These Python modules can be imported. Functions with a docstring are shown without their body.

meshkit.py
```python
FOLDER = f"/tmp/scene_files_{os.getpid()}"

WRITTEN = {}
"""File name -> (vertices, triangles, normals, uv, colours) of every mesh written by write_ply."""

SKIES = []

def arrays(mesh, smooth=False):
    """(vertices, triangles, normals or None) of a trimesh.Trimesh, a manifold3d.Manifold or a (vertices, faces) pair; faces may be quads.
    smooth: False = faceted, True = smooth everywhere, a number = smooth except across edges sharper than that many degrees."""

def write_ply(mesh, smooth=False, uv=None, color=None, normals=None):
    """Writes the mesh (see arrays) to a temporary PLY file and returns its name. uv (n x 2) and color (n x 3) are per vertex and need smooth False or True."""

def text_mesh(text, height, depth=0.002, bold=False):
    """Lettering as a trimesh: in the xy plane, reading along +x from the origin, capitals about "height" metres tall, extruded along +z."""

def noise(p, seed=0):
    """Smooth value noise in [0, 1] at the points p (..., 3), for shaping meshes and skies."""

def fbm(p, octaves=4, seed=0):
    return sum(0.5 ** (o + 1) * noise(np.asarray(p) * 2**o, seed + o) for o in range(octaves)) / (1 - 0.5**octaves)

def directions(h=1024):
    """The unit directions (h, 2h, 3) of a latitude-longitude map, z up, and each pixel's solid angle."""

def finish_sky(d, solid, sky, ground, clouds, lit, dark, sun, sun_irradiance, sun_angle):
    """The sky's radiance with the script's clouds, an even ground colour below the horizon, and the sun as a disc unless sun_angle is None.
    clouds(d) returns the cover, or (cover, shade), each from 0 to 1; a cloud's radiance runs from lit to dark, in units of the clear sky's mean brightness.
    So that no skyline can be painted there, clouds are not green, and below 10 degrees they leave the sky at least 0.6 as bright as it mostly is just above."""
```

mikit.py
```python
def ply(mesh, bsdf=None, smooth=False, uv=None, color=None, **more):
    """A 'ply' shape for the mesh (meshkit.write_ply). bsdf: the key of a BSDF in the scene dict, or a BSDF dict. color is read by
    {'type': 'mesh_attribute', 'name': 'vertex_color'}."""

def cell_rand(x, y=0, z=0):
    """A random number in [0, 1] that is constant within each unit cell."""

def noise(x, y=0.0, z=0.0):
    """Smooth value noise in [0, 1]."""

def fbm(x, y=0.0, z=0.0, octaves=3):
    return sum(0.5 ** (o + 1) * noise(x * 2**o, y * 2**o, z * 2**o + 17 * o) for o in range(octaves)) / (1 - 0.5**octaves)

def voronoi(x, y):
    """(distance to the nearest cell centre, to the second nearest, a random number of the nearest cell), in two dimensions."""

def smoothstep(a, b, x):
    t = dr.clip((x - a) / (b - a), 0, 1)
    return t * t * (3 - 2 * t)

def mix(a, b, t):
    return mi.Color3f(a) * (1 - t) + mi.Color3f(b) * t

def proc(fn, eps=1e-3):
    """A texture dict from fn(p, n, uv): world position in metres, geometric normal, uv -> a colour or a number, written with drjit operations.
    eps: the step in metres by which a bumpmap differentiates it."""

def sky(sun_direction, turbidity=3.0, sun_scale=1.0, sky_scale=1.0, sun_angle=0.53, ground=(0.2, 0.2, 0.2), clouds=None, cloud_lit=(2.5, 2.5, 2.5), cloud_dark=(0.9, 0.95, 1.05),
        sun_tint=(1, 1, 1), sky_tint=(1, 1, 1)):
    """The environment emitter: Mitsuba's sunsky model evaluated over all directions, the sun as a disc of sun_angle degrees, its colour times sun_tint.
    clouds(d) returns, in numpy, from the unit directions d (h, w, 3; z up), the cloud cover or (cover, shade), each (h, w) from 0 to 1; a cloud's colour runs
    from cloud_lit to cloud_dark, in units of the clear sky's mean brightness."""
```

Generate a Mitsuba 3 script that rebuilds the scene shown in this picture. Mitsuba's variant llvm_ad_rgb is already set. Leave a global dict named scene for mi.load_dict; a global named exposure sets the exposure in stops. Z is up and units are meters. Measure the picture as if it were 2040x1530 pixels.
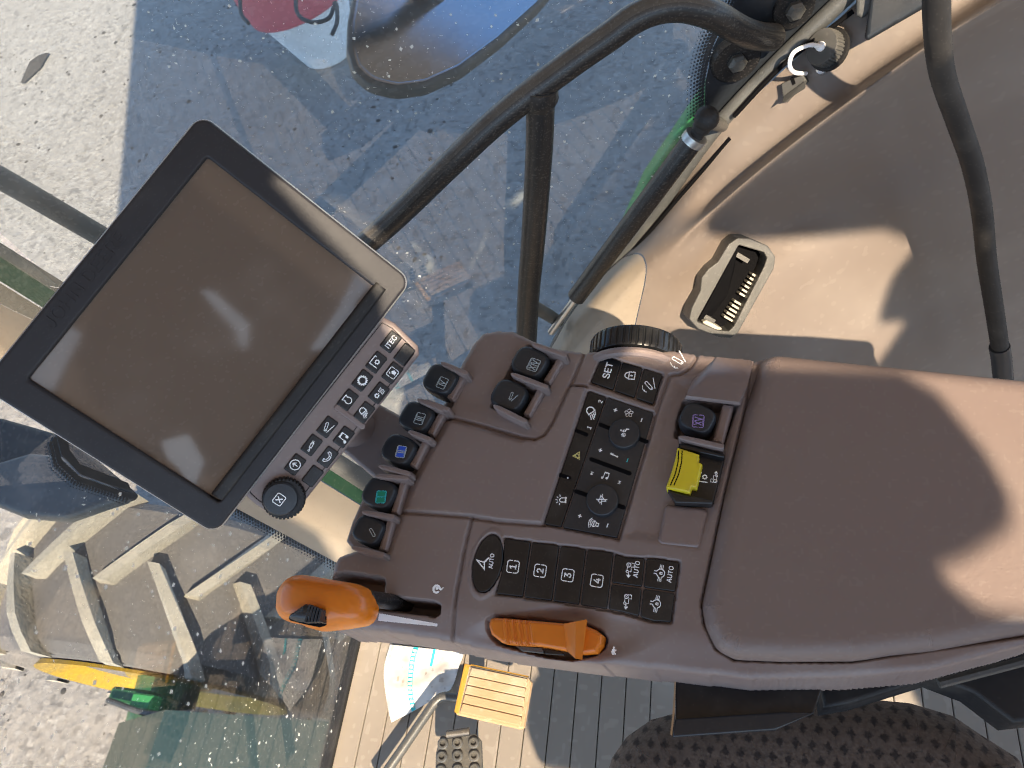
import math, numpy as np, trimesh, shapely, mapbox_earcut, mitsuba as mi, drjit as dr, mikit, meshkit
from shapely.geometry import Polygon, LineString, Point, box as sbox
from shapely.ops import unary_union, split
from mikit import proc, noise, fbm, voronoi, cell_rand, smoothstep, mix
rng = np.random.RandomState(7)
T = mi.ScalarTransform4f
scene, labels = {'type': 'scene'}, {}
# ------------------------------------------------------------------ camera, sky, sun, exposure
# z up, metres, origin on the cab floor under the operator's head; -x is the tractor's front, +y its right-hand side
F = 1526.0                                     # focal length in pixels of the 2040 x 1530 photograph
down = np.array([410.0, 955.0, F]); down /= np.linalg.norm(down)
yax = np.array([0, -1.0, 0]) + down[1] * down; yax /= np.linalg.norm(yax)
RC = np.array([np.cross(yax, -down), yax, -down])          # camera axes (right, down, forward) -> world
EYE = np.array([0, 0, 1.22])
fwd, upv = RC @ [0, 0, 1.0], RC @ [0, -1.0, 0]
scene['camera'] = {'type': 'perspective', 'fov': math.degrees(2 * math.atan(1020 / F)), 'fov_axis': 'x', 'near_clip': 0.02, 'far_clip': 400.0,
                   'to_world': T().look_at(origin=EYE.tolist(), target=(EYE + fwd).tolist(), up=upv.tolist())}
SUN = np.array([0.40, -0.70, 0.80]); SUN /= np.linalg.norm(SUN)
exposure = 3.35
scene['sky'] = mikit.sky(SUN.tolist(), turbidity=3, sun_scale=0.75, ground=(0.25, 0.24, 0.22))

# ------------------------------------------------------------------ measuring helpers
def ray(p):
    return RC @ np.array([(p[0] - 1020) / F, (p[1] - 765) / F, 1.0])
def on(p, P0, N):                              # the point of the plane (P0, N) that the photograph shows at p
    r = ray(p); return EYE + r * (np.dot(np.asarray(P0) - EYE, N) / np.dot(r, N))
def onz(p, z): return on(p, (0, 0, z), np.array([0, 0, 1.0]))
class Fr:
    def __init__(s, o, n, uref):
        s.o = np.asarray(o, float); s.n = np.asarray(n, float) / np.linalg.norm(n)
        u = np.asarray(uref, float) - np.dot(uref, s.n) * s.n
        s.u = u / np.linalg.norm(u); s.v = np.cross(s.n, s.u)
    def uv(s, p, h=0.0):
        q = on(p, s.o + s.n * h, s.n) - s.o; return np.array([q @ s.u, q @ s.v])
    def uvs(s, pts, h=0.0): return np.array([s.uv(p, h) for p in pts])
    def poly(s, pts, h=0.0): return Polygon(s.uvs(pts, h)).buffer(0)
    def w(s, a):
        a = np.atleast_2d(np.asarray(a, float)); return s.o + a[:, :1] * s.u + a[:, 1:2] * s.v + a[:, 2:3] * s.n
    def pt(s, p, h=0.0): return on(p, s.o + s.n * h, s.n)
    def dirs(s, p, deg, h=0.0):                # reading direction 'deg' (anticlockwise in the photograph) at p, as a rigid 2-D basis, and metres per pixel
        c = s.uv(p, h); a = math.radians(deg)
        e = s.uv((p[0] + 8 * math.cos(a), p[1] - 8 * math.sin(a)), h) - c
        k = np.linalg.norm(e) / 8; e /= np.linalg.norm(e)
        return c, e, np.array([-e[1], e[0]]), k

# ------------------------------------------------------------------ mesh helpers
cat = trimesh.util.concatenate
def rnd(poly, r): return poly.buffer(-r).buffer(2 * r).buffer(-r) if r > 0 else poly
def rings_of(poly):
    poly = shapely.geometry.polygon.orient(poly, 1.0)
    return [np.array(r.coords)[:-1] for r in [poly.exterior, *poly.interiors]]
def inset(p, d):
    a, b = np.roll(p, 1, 0), np.roll(p, -1, 0)
    def nrm(e):
        e = e / (np.linalg.norm(e, axis=1, keepdims=True) + 1e-12); return np.stack([-e[:, 1], e[:, 0]], 1)
    m = nrm(p - a) + nrm(b - p)
    m /= np.maximum((m * m).sum(1, keepdims=True) / 2, 0.5)
    return p + m * d
def slab(fr, poly, z0, z1, r=0.0, seg=3, bottom=False):
    """A plate of the frame from height z0 to z1 with its upper edge rounded by r."""
    out = []
    for g in getattr(poly, 'geoms', [poly]):
        if g.is_empty or g.area < 1e-10: continue
        rs = rings_of(g)
        prof = [(0, z0)] + ([(r * (1 - math.cos(k * math.pi / 2 / seg)), z1 - r + r * math.sin(k * math.pi / 2 / seg)) for k in range(seg + 1)] if r > 0 else [(0, z1)])
        V, Fc, last = [], [], None
        at = 0
        n = sum(map(len, rs))
        for k, (d, z) in enumerate(prof):
            layer = np.vstack([inset(q, d) for q in rs])
            V.append(np.c_[layer, np.full(n, z)]); last = layer
            if k:
                s = 0
                for q in rs:
                    i = np.arange(len(q)); j = (i + 1) % len(q); a, b = (k - 1) * n + s, k * n + s
                    Fc += [np.stack([a + i, a + j, b + j], 1), np.stack([a + i, b + j, b + i], 1)]; s += len(q)
        ends = np.cumsum([len(q) for q in rs]).astype(np.uint32)
        t = mapbox_earcut.triangulate_float64(last, ends).reshape(-1, 3).astype(int)
        top = t + (len(prof) - 1) * n
        v3 = np.vstack(V)
        if len(top):
            a = v3[top]; cr = np.cross(a[:, 1] - a[:, 0], a[:, 2] - a[:, 0])[:, 2]; top[cr < 0] = top[cr < 0][:, ::-1]
            Fc.append(top)
        if bottom:
            t0 = mapbox_earcut.triangulate_float64(np.vstack(rs), ends).reshape(-1, 3).astype(int)
            a = v3[t0]; cr = np.cross(a[:, 1] - a[:, 0], a[:, 2] - a[:, 0])[:, 2]; t0[cr > 0] = t0[cr > 0][:, ::-1]; Fc.append(t0)
        out.append(trimesh.Trimesh(fr.w(v3), np.vstack(Fc), process=False))
    return cat(out)
def dense(poly, step):
    c = np.array(poly.exterior.segmentize(step).coords)[:-1]
    return c if poly.exterior.is_ccw else c[::-1]
def pillow(fr, poly, prof, step=0.002, center=None):
    """Layers of the outline scaled about its centre: prof lists (scale, height)."""
    p = dense(poly, step); c = np.array(center if center is not None else poly.centroid.coords[0]); n = len(p)
    V = [np.c_[c + (p - c) * s, np.full(n, z)] for s, z in prof]
    i = np.arange(n); j = (i + 1) % n; Fc = []
    for k in range(1, len(prof)):
        a, b = (k - 1) * n, k * n
        Fc += [np.stack([a + i, a + j, b + j], 1), np.stack([a + i, b + j, b + i], 1)]
    V += [[[*c, prof[0][1]]], [[*c, prof[-1][1]]]]
    m = len(prof) * n
    Fc += [np.stack([j, i, np.full(n, m)], 1), np.stack([m - n + i, m - n + j, np.full(n, m + 1)], 1)]
    return trimesh.Trimesh(fr.w(np.vstack(V)), np.vstack(Fc), process=False)
def domeprof(z0, z1, k=1.0, n=7, e=0.0):
    """From z0 up to z1: sides, then a round top whose flat part is scaled 1 - k."""
    return [(1 - e, z0)] + [(1 - k * (1 - math.cos(a)), z0 + (z1 - z0) * math.sin(a)) for a in np.linspace(0.25, math.pi / 2, n)]
def smoothline(P, n=8):
    P = np.asarray(P, float); Q = np.vstack([2 * P[0] - P[1], P, 2 * P[-1] - P[-2]]); out = []
    for i in range(1, len(Q) - 2):
        for t in np.arange(n) / n:
            a, b, c, d = Q[i - 1:i + 3]
            out.append(0.5 * (2 * b + (c - a) * t + (2 * a - 5 * b + 4 * c - d) * t * t + (3 * b - a - 3 * c + d) * t ** 3))
    return np.vstack([out, P[-1:]])
def tube(P, r, sides=18, caps=True, round_end=0):
    P = np.asarray(P, float); n = len(P); r = np.broadcast_to(np.asarray(r, float), (n,)).copy()
    t = np.gradient(P, axis=0); t /= np.linalg.norm(t, axis=1, keepdims=True)
    a = np.cross(t[0], [0.31, 0.2, 0.93]); a /= np.linalg.norm(a); A = []
    for k in range(n):
        a = a - np.dot(a, t[k]) * t[k]; a /= np.linalg.norm(a); A.append(a)
    A = np.array(A); B = np.cross(t, A); ang = np.arange(sides) * 2 * np.pi / sides
    V = P[:, None] + r[:, None, None] * (np.cos(ang)[None, :, None] * A[:, None] + np.sin(ang)[None, :, None] * B[:, None])
    V = V.reshape(-1, 3); i, j = np.meshgrid(np.arange(n - 1), np.arange(sides), indexing='ij'); j2 = (j + 1) % sides
    Fc = [np.stack([i * sides + j, i * sides + j2, (i + 1) * sides + j2], -1).reshape(-1, 3), np.stack([i * sides + j, (i + 1) * sides + j2, (i + 1) * sides + j], -1).reshape(-1, 3)]
    if caps:
        V = np.vstack([V, P[0], P[-1]]); k = np.arange(sides); k2 = (k + 1) % sides; m = n * sides
        Fc += [np.stack([k2, k, np.full(sides, m)], 1), np.stack([m - sides + k, m - sides + k2, np.full(sides, m + 1)], 1)]
    return trimesh.Trimesh(V, np.vstack(Fc), process=False)
def lathe(o, axis, prof, n=40, ribs=0, amp=0.0, only=None):
    """Revolve (radius, height) about the axis; ribs: that many flutes of depth amp on the layers 'only'."""
    axis = np.asarray(axis, float) / np.linalg.norm(axis); a = np.cross(axis, [0.3, 0.9, 0.31]); a /= np.linalg.norm(a); b = np.cross(axis, a)
    n = ribs * 6 if ribs else n; ang = np.arange(n) * 2 * np.pi / n
    V = []
    for k, (r, h) in enumerate(prof):
        rr = np.full(n, r)
        if ribs and (only is None or k in only): rr = r - amp * (np.arange(n) % 6 < 2)
        V.append(np.asarray(o) + axis * h + rr[:, None] * (np.cos(ang)[:, None] * a + np.sin(ang)[:, None] * b))
    m = len(prof); V = np.vstack(V + [[np.asarray(o) + axis * prof[0][1]], [np.asarray(o) + axis * prof[-1][1]]])
    i = np.arange(n); j = (i + 1) % n; Fc = []
    for k in range(m - 1):
        Fc += [np.stack([k * n + i, k * n + j, (k + 1) * n + j], 1), np.stack([k * n + i, (k + 1) * n + j, (k + 1) * n + i], 1)]
    Fc += [np.stack([j, i, np.full(n, m * n)], 1), np.stack([(m - 1) * n + i, (m - 1) * n + j, np.full(n, m * n + 1)], 1)]
    return trimesh.Trimesh(V, np.vstack(Fc), process=False)
def boxm(c, e, R=None, r=0.0):
    """A box of half sizes e at c, in the axes R (rows), with its edges chamfered by r."""
    e = np.asarray(e, float); P = []
    for s in np.ndindex(2, 2, 2):
        s = np.array(s) * 2 - 1
        P += [s * e - s * np.array(q) * r for q in ((1, 1, 0), (1, 0, 1), (0, 1, 1))] if r else [s * e]
    m = trimesh.Trimesh(np.array(P)).convex_hull
    R = np.eye(3) if R is None else np.asarray(R)
    return trimesh.Trimesh(m.vertices @ R + np.asarray(c), m.faces, process=False)
def hull(pts): 
    m = trimesh.Trimesh(np.asarray(pts, float)).convex_hull; return trimesh.Trimesh(m.vertices, m.faces, process=False)
def quads(rows):
    """A sheet through rows of points."""
    rows = np.asarray(rows); a, b = rows.shape[:2]; i, j = np.meshgrid(np.arange(a - 1), np.arange(b - 1), indexing='ij'); q = (i * b + j).ravel()
    return trimesh.Trimesh(rows.reshape(-1, 3), np.vstack([np.stack([q, q + 1, q + b + 1], 1), np.stack([q, q + b + 1, q + b], 1)]), process=False)

# ------------------------------------------------------------------ naming
used = {}
def put(name, mesh, mat, parent=None, smooth=35, label=None, category=None, group=None, kind=None, **more):
    base = (parent + '__' if parent else '') + name
    n = used.get(base, 0); used[base] = n + 1
    key = base if n == 0 else f'{base}_{n:03d}'
    if mesh is not None: scene[key] = mikit.ply(mesh, mat, smooth=smooth, **more)
    d = {k: v for k, v in dict(label=label, category=category, group=group, kind=kind).items() if v}
    if d: labels[key] = d
    return key
def thing(name, label, category, group=None): return put(name, None, None, None, label=label, category=category, group=group)

# ------------------------------------------------------------------ materials
def rgb(*c): return {'type': 'rgb', 'value': list(c)}
def mat(name, color, rough=0.5, bump=None, bscale=1.0, spec=0.5, **more):
    col = rgb(*color) if isinstance(color, tuple) else proc(color)
    b = {'type': 'principled', 'base_color': col, 'roughness': proc(rough) if callable(rough) else rough, 'specular': spec, **more}
    if bump is not None: b = {'type': 'bumpmap', 'arbitrary': proc(bump, 3e-4), 'scale': bscale, 'bsdf': b}
    scene[name] = {'type': 'twosided', 'bsdf': b}
def dusty(c, dust, scale, amount, fine=300.0):
    def fn(p, n, uv):
        d = smoothstep(0.45, 0.8, fbm(p.x * scale, p.y * scale, p.z * scale, 4)) * amount
        d += amount * 0.5 * smoothstep(0.72, 0.86, noise(p.x * fine, p.y * fine, p.z * fine))
        return mix(c, dust, dr.clip(d, 0, 1))
    return fn
def grain(s, a=1.0):
    return lambda p, n, uv: a * (noise(p.x * s, p.y * s, p.z * s) + 0.5 * noise(p.x * s * 2.3, p.y * s * 2.3, p.z * s * 2.3))
mat('brown_plastic', dusty((.200, .157, .146), (.26, .22, .20), 14, .5, 500), .40, grain(1500), .00005)
mat('brown_gloss', dusty((.195, .150, .140), (.25, .21, .19), 14, .3, 500), .30)
mat('pad_vinyl', dusty((.185, .140, .124), (.24, .20, .175), 9, .5, 400), .46, grain(900), .00016)
mat('tan_plastic', dusty((.165, .135, .115), (.21, .18, .155), 9, .6, 160), .55, grain(1200), .00008)
mat('cream_trim', dusty((.30, .255, .20), (.25, .21, .165), 5, .5), .45)
mat('black_gloss', dusty((.008, .009, .011), (.05, .05, .048), 40, .35, 900), lambda p, n, uv: .14 + .3 * fbm(p.x * 40, p.y * 40, p.z * 40, 3))
mat('black_satin', dusty((.018, .022, .028), (.05, .05, .05), 30, .3, 700), .38)
mat('black_rubber', dusty((.011, .011, .012), (.05, .047, .042), 25, .45, 500), .6)
def metal_col(p, n, uv):
    d = smoothstep(.25, .95, n.z) * (.35 + .65 * fbm(p.x * 60, p.y * 60, p.z * 60, 3)) + .25 * smoothstep(.62, .8, noise(p.x * 700, p.y * 700, p.z * 700))
    return mix((.012, .012, .013), (.125, .115, .10), dr.clip(d, 0, 1))
mat('black_metal', metal_col, .36)
scene['dark_pit'] = {'type': 'twosided', 'bsdf': {'type': 'diffuse', 'reflectance': rgb(.007, .007, .008)}}
mat('bezel', dusty((.016, .016, .020), (.05, .048, .048), 22, .3, 900), .6, grain(1800), .00005)
mat('bezel_rim', (.42, .41, .41), .35, metallic=.6)
mat('screen_glass', dusty((.135, .102, .080), (.25, .21, .18), 16, .28, 420), lambda p, n, uv: .03 + .05 * fbm(p.x * 25, p.y * 25, p.z * 25, 3), spec=.65)  # brown base also paints in the reflection of a bright cab ceiling
mat('white_print', (.86, .87, .88), .5)
mat('grey_print', (.36, .42, .44), .5)
mat('blue_print', (.03, .09, .55), .45)
mat('green_print', (.0, .22, .13), .45)
mat('violet_print', (.28, .2, .45), .45)
mat('yellow_print', (.75, .66, .25), .5)
mat('teal_print', (.04, .45, .5), .5)
mat('orange_plastic', dusty((.62, .165, .008), (.50, .19, .04), 30, .3, 500), .28, clearcoat=.3, clearcoat_gloss=.7)
mat('yellow_plastic', dusty((.62, .50, .02), (.48, .40, .10), 60, .35, 800), .32)
mat('grey_plastic', dusty((.068, .068, .065), (.13, .125, .115), 40, .6, 350), .5)
mat('ivory_plastic', (.40, .38, .32), .5)
mat('steel', (.55, .55, .54), .3, metallic=.85)
mat('worn_steel', dusty((.10, .10, .095), (.18, .165, .14), 40, .7, 300), .45, metallic=.4)
mat('floor_mat', dusty((.235, .20, .16), (.31, .27, .22), 7, .9, 120), .75, grain(500), .0003)
mat('floor_groove', (.11, .093, .075), .8)
mat('green_paint', dusty((.015, .10, .035), (.10, .12, .08), 12, .4, 200), .35)
mat('dark_green_paint', dusty((.012, .038, .022), (.06, .07, .05), 8, .5, 200), .4)
mat('bright_green', (.05, .30, .09), .4)
mat('rim_yellow', dusty((.42, .27, .02), (.25, .2, .08), 9, .5, 60), .4)
mat('grey_rubber', dusty((.065, .068, .068), (.13, .13, .125), 20, .5), .5)
mat('tyre', dusty((.128, .121, .119), (.19, .177, .168), 5, .8, 80), .8, grain(150), .001)
mat('lug', dusty((.31, .287, .24), (.40, .37, .31), 12, .8, 60), .85, grain(120), .001)
mat('headliner', (.66, .52, .40), .9)
mat('panel_dark', (.06, .045, .04), .7)
mat('red_plastic', (.50, .10, .12), .45)
mat('white_plastic', dusty((.80, .80, .80), (.6, .6, .6), 6, .5), .5)
mat('paper', dusty((.60, .59, .56), (.3, .25, .2), 26, .8, 200), .8)
mat('pedal_tan', dusty((.36, .235, .125), (.40, .32, .22), 30, .9, 150), .7)
mat('pedal_amber', (.45, .23, .03), .5)
mat('roof_paint', (.35, .34, .33), .6)
def seat_col(p, n, uv):
    a, b = p.x * 78, p.y * 78
    row = dr.floor(b); x = a + .5 * (row - 2 * dr.floor(row * .5))
    fx, fy = x - dr.floor(x) - .5, b - row - .5
    j = fbm(p.x * 500, p.y * 500, p.z * 500, 2)
    spot = smoothstep(.42, .16, dr.abs(fx) + dr.abs(fy) * .8 + .25 * (j - .5))
    return mix((.115, .085, .066), (.040, .030, .025), spot) * (.65 + .7 * j)
mat('seat_fabric', seat_col, .95, lambda p, n, uv: noise(p.x * 700, p.y * 700, p.z * 700) + .8 * noise(p.x * 140, p.y * 140, 0), .0006)
def ground_col(p, n, uv):
    f = fbm(p.x * 1.3, p.y * 1.3, 0, 4); g = fbm(p.x * 26, p.y * 26, 3, 3); s = smoothstep(.70, .80, noise(p.x * 45, p.y * 45, 1))
    c = mix((.225, .208, .188), (.275, .26, .24), f) * (.80 + .36 * g)
    c = mix(c, (.10, .095, .09), s * .5)
    return mix(c, (.34, .325, .30), smoothstep(.74, .84, noise(p.x * 60, p.y * 60, 9)) * .6)
mat('ground_grit', ground_col, .95, lambda p, n, uv: fbm(p.x * 38, p.y * 38, 0, 4) + .7 * fbm(p.x * 6, p.y * 6, 2, 2), .008)
mat('stone', dusty((.19, .18, .168), (.28, .27, .25), 30, .9), .9)
mat('dark_stone', (.045, .042, .04), .9)
mat('dust_fleck', (.6, .59, .56), .8)
scene['mirror_glass'] = {'type': 'twosided', 'bsdf': {'type': 'roughconductor', 'alpha': .03, 'specular_reflectance': rgb(.36, .40, .47)}}
def film(lo, hi, sc):
    def fn(p, n, uv):
        return lo + (hi - lo) * smoothstep(.35, .75, fbm(p.x * sc, p.y * sc, p.z * sc, 4)) + .04 * smoothstep(.6, .8, noise(p.x * 260, p.y * 260, p.z * 260))
    return proc(fn)
def glass(name, tint, lo, hi, sc):
    scene[name] = {'type': 'blendbsdf', 'weight': film(lo, hi, sc), 'a': {'type': 'thindielectric', 'specular_transmittance': rgb(*tint)},
                   'b': {'type': 'twosided', 'bsdf': {'type': 'diffuse', 'reflectance': rgb(.40, .41, .41)}}}
glass('side_glass', (.86, .92, .92), .035, .16, 3.0)
glass('front_glass', (.915, .935, .93), .012, .05, 5.0)

# ------------------------------------------------------------------ symbols: shapely drawings about (0, 0), about 2 units tall, x to the right, y up
def ln(pts, w=.16): return LineString(pts).buffer(w / 2, cap_style='flat', join_style='mitre')
def rl(pts, w=.16): return LineString(pts).buffer(w / 2)
def ring(x, y, r, w=.16): return Point(x, y).buffer(r + w / 2).difference(Point(x, y).buffer(r - w / 2))
def disc(x, y, r): return Point(x, y).buffer(r)
def arc(x, y, r, a0, a1, w=.16): return rl([(x + r * math.cos(math.radians(a)), y + r * math.sin(math.radians(a))) for a in np.linspace(a0, a1, 16)], w)
def U(*g): return unary_union(list(g))
def frame(w=1.0, h=1.0, t=.14, r=.35, gaps=True):
    o = sbox(-w, -h, w, h).buffer(-r).buffer(r); f = o.difference(o.buffer(-t))
    return f.difference(U(sbox(-w - .1, -.12, -w + .3, .02), sbox(w - .3, -.02, w + .1, .12))) if gaps else f
def gear(x, y, r, n, tooth, w):
    g = ring(x, y, r, w)
    return U(g, *[ln([(x + (r) * math.cos(a), y + (r) * math.sin(a)), (x + (r + tooth) * math.cos(a), y + (r + tooth) * math.sin(a))], w * 1.3) for a in np.arange(n) * 2 * math.pi / n])
def roman(s):
    g, x = [], 0
    for ch in s:
        if ch == 'I': g.append(ln([(x + .12, -.5), (x + .12, .5)], .13)); x += .28
        if ch == 'V': g.append(ln([(x, .5), (x + .28, -.5), (x + .56, .5)], .12)); x += .62
        if ch == 'X': g += [ln([(x, .5), (x + .52, -.5)], .13), ln([(x, -.5), (x + .52, .5)], .13)]; x += .62
    g = U(*g); a, b, c, d = g.bounds
    return shapely.affinity.translate(g, -(a + c) / 2, 0)
import shapely.affinity
def roman_sym(s): return U(shapely.affinity.scale(roman(s), .95, 1.0, origin=(0, 0)), frame(.95, .8, .1, .28), ln([(-.62, .62), (.62, .62)], .06), ln([(-.62, -.62), (.62, -.62)], .06))
def tractor(): return U(ring(-.62, -.15, .34, .13), disc(-.62, -.15, .1), ring(.5, -.32, .2, .12), ln([(-.95, .15), (-.95, .75), (-.3, .75), (-.3, .3), (.5, .3), (.5, -.1)], .1), ln([(-.25, -.35), (.3, -.4)], .1),
                        ln([(.6, -.1), (1.35, -.1)], .16), ln([(1.02, -.38), (1.42, -.1), (1.02, .2)], .16))
def difflock(): return U(arc(0, 0, .6, -65, 65, .13), arc(0, 0, .6, 205, 335, .13), arc(0, 0, .6, 115, 155, .13), *[ln([(s * .6, y), (s * 1.25, y)], .1) for s in (-1, 1) for y in (-.22, 0, .22)],
                         ln([(-.2, .55), (-.2, 1.0)], .13), ln([(.2, .55), (.2, 1.0)], .13), sbox(-.2, -.28, .2, .02).difference(sbox(-.1, -.18, .1, -.06)), arc(0, .02, .15, 0, 180, .09))
def fan(): return U(*[shapely.affinity.rotate(shapely.affinity.scale(ring(.52, .14, .36, .13), 1, .8, origin=(.52, .14)), a, origin=(0, 0)) for a in (0, 72, 144, 216, 288)])
def lamp(): return U(arc(0, .45, .5, 0, 180, .16), ln([(-.5, .45), (-.5, .1), (.5, .1), (.5, .45)], .16), *[ln([(x, -.08), (x - .25, -.9 + .2 * abs(k - 1))], .14) for k, x in enumerate((-.4, -.13, .14, .42))])
def beacon(): return U(arc(0, -.1, .38, 0, 180, .16), ln([(-.38, -.1), (-.38, -.75), (.38, -.75), (.38, -.1)], .16), ln([(-.6, -.85), (.6, -.85)], .18),
                       *[ln([(.58 * math.cos(a), .05 + .58 * math.sin(a)), (.98 * math.cos(a), .05 + .98 * math.sin(a))], .13) for a in np.radians([15, 55, 90, 125, 165])])
def speaker(): return U(ln([(-.28, -.95), (.28, -.95), (.28, -.55), (.55, -.1), (-.55, -.1), (-.28, -.55), (-.28, -.95)], .15), ln([(-.28, -.5), (.28, -.5)], .12), *[arc(0, -.5, r, 50, 130, .13) for r in (.75, 1.05, 1.35)])
def lock(): return U(sbox(-.6, -.8, .6, .15).difference(sbox(-.45, -.65, .45, .0)), arc(0, .2, .42, 0, 180, .15), ln([(-.42, .2), (-.42, .1)], .15), ln([(.42, .2), (.42, .1)], .15), disc(0, -.25, .13), ln([(0, -.25), (0, -.5)], .12))
def hitch(): return U(ln([(-.8, -.45), (.9, -.75)], .12), shapely.affinity.rotate(U(arc(-.55, 0, .2, 90, 270, .11), arc(.55, 0, .2, -90, 90, .11), ln([(-.55, .2), (.55, .2)], .11), ln([(-.55, -.2), (.55, -.2)], .11), disc(-.55, 0, .08)), 20, origin=(-.55, 0)))
def hitch_arrow(): return U(hitch(), arc(-.2, .2, .95, 60, 120, .09), ln([(-.9, .75), (-.68, 1.03), (-.4, .95)], .1))
def note(): return U(ln([(-.4, -.55), (-.4, .7), (.5, .7), (.5, -.35)], .13), ln([(-.4, .55), (.5, .55)], .13), disc(-.55, -.6, .25), disc(.34, -.4, .25))
def skip(): return U(Polygon([(-.5, -.5), (.4, 0), (-.5, .5)]), ln([(.48, -.5), (.48, .5)], .16))
def hazard():
    t = lambda r: Polygon([(r * math.cos(a), r * math.sin(a)) for a in np.radians([90, 210, 330])])
    return U(t(1.2).difference(t(.95)), t(.72).difference(t(.5)))
def person(): return U(disc(.25, .7, .18), ln([(.15, .4), (.35, -.15), (.85, -.15), (.95, -.7)], .22), ln([(.2, .3), (.7, .2)], .13), ring(-.45, -.1, .38, .1), *[ln([(-.65, y), (-.25, y)], .09) for y in (-.25, -.1, .05)])
def mute(): return U(ln([(-.7, -.28), (-.25, -.28), (.35, -.75), (.35, .75), (-.25, .28), (-.7, .28), (-.7, -.28)], .14), ln([(-.8, .75), (.75, -.75)], .15), ln([(-.75, -.7), (.8, .7)], .12))
def pto(): return U(ln([(-.75, -.6), (-.75, .85), (.75, .85), (.75, .5)], .15), gear(.12, -.05, .28, 8, .16, .14))
def cylinder(): return shapely.affinity.rotate(U(sbox(-.5, -.25, .45, .25).difference(sbox(-.37, -.13, .32, .13)), ln([(-.5, 0), (-.9, 0)], .13), ring(-1.02, 0, .14, .1), ring(.62, 0, .14, .1)), 10)
def up_arrow(): return U(ring(0, 0, .85, .15), ln([(0, -.5), (0, .42)], .17), ln([(-.38, .05), (0, .45), (.38, .05)], .17))
def engine(): return U(arc(0, -.1, .55, 130, 410, .16), ln([(-.34, .35), (-.45, .6), (-.5, .78), (.5, .78), (.45, .6), (.34, .35)], .15))
def seatsym(): return U(frame(.85, .85, .12, .3), Polygon([(-.15, -.5), (.45, -.5), (.45, -.05), (.6, -.05), (.15, .35), (-.25, -.05), (-.15, -.05)]), disc(-.25, .42, .14))
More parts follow.
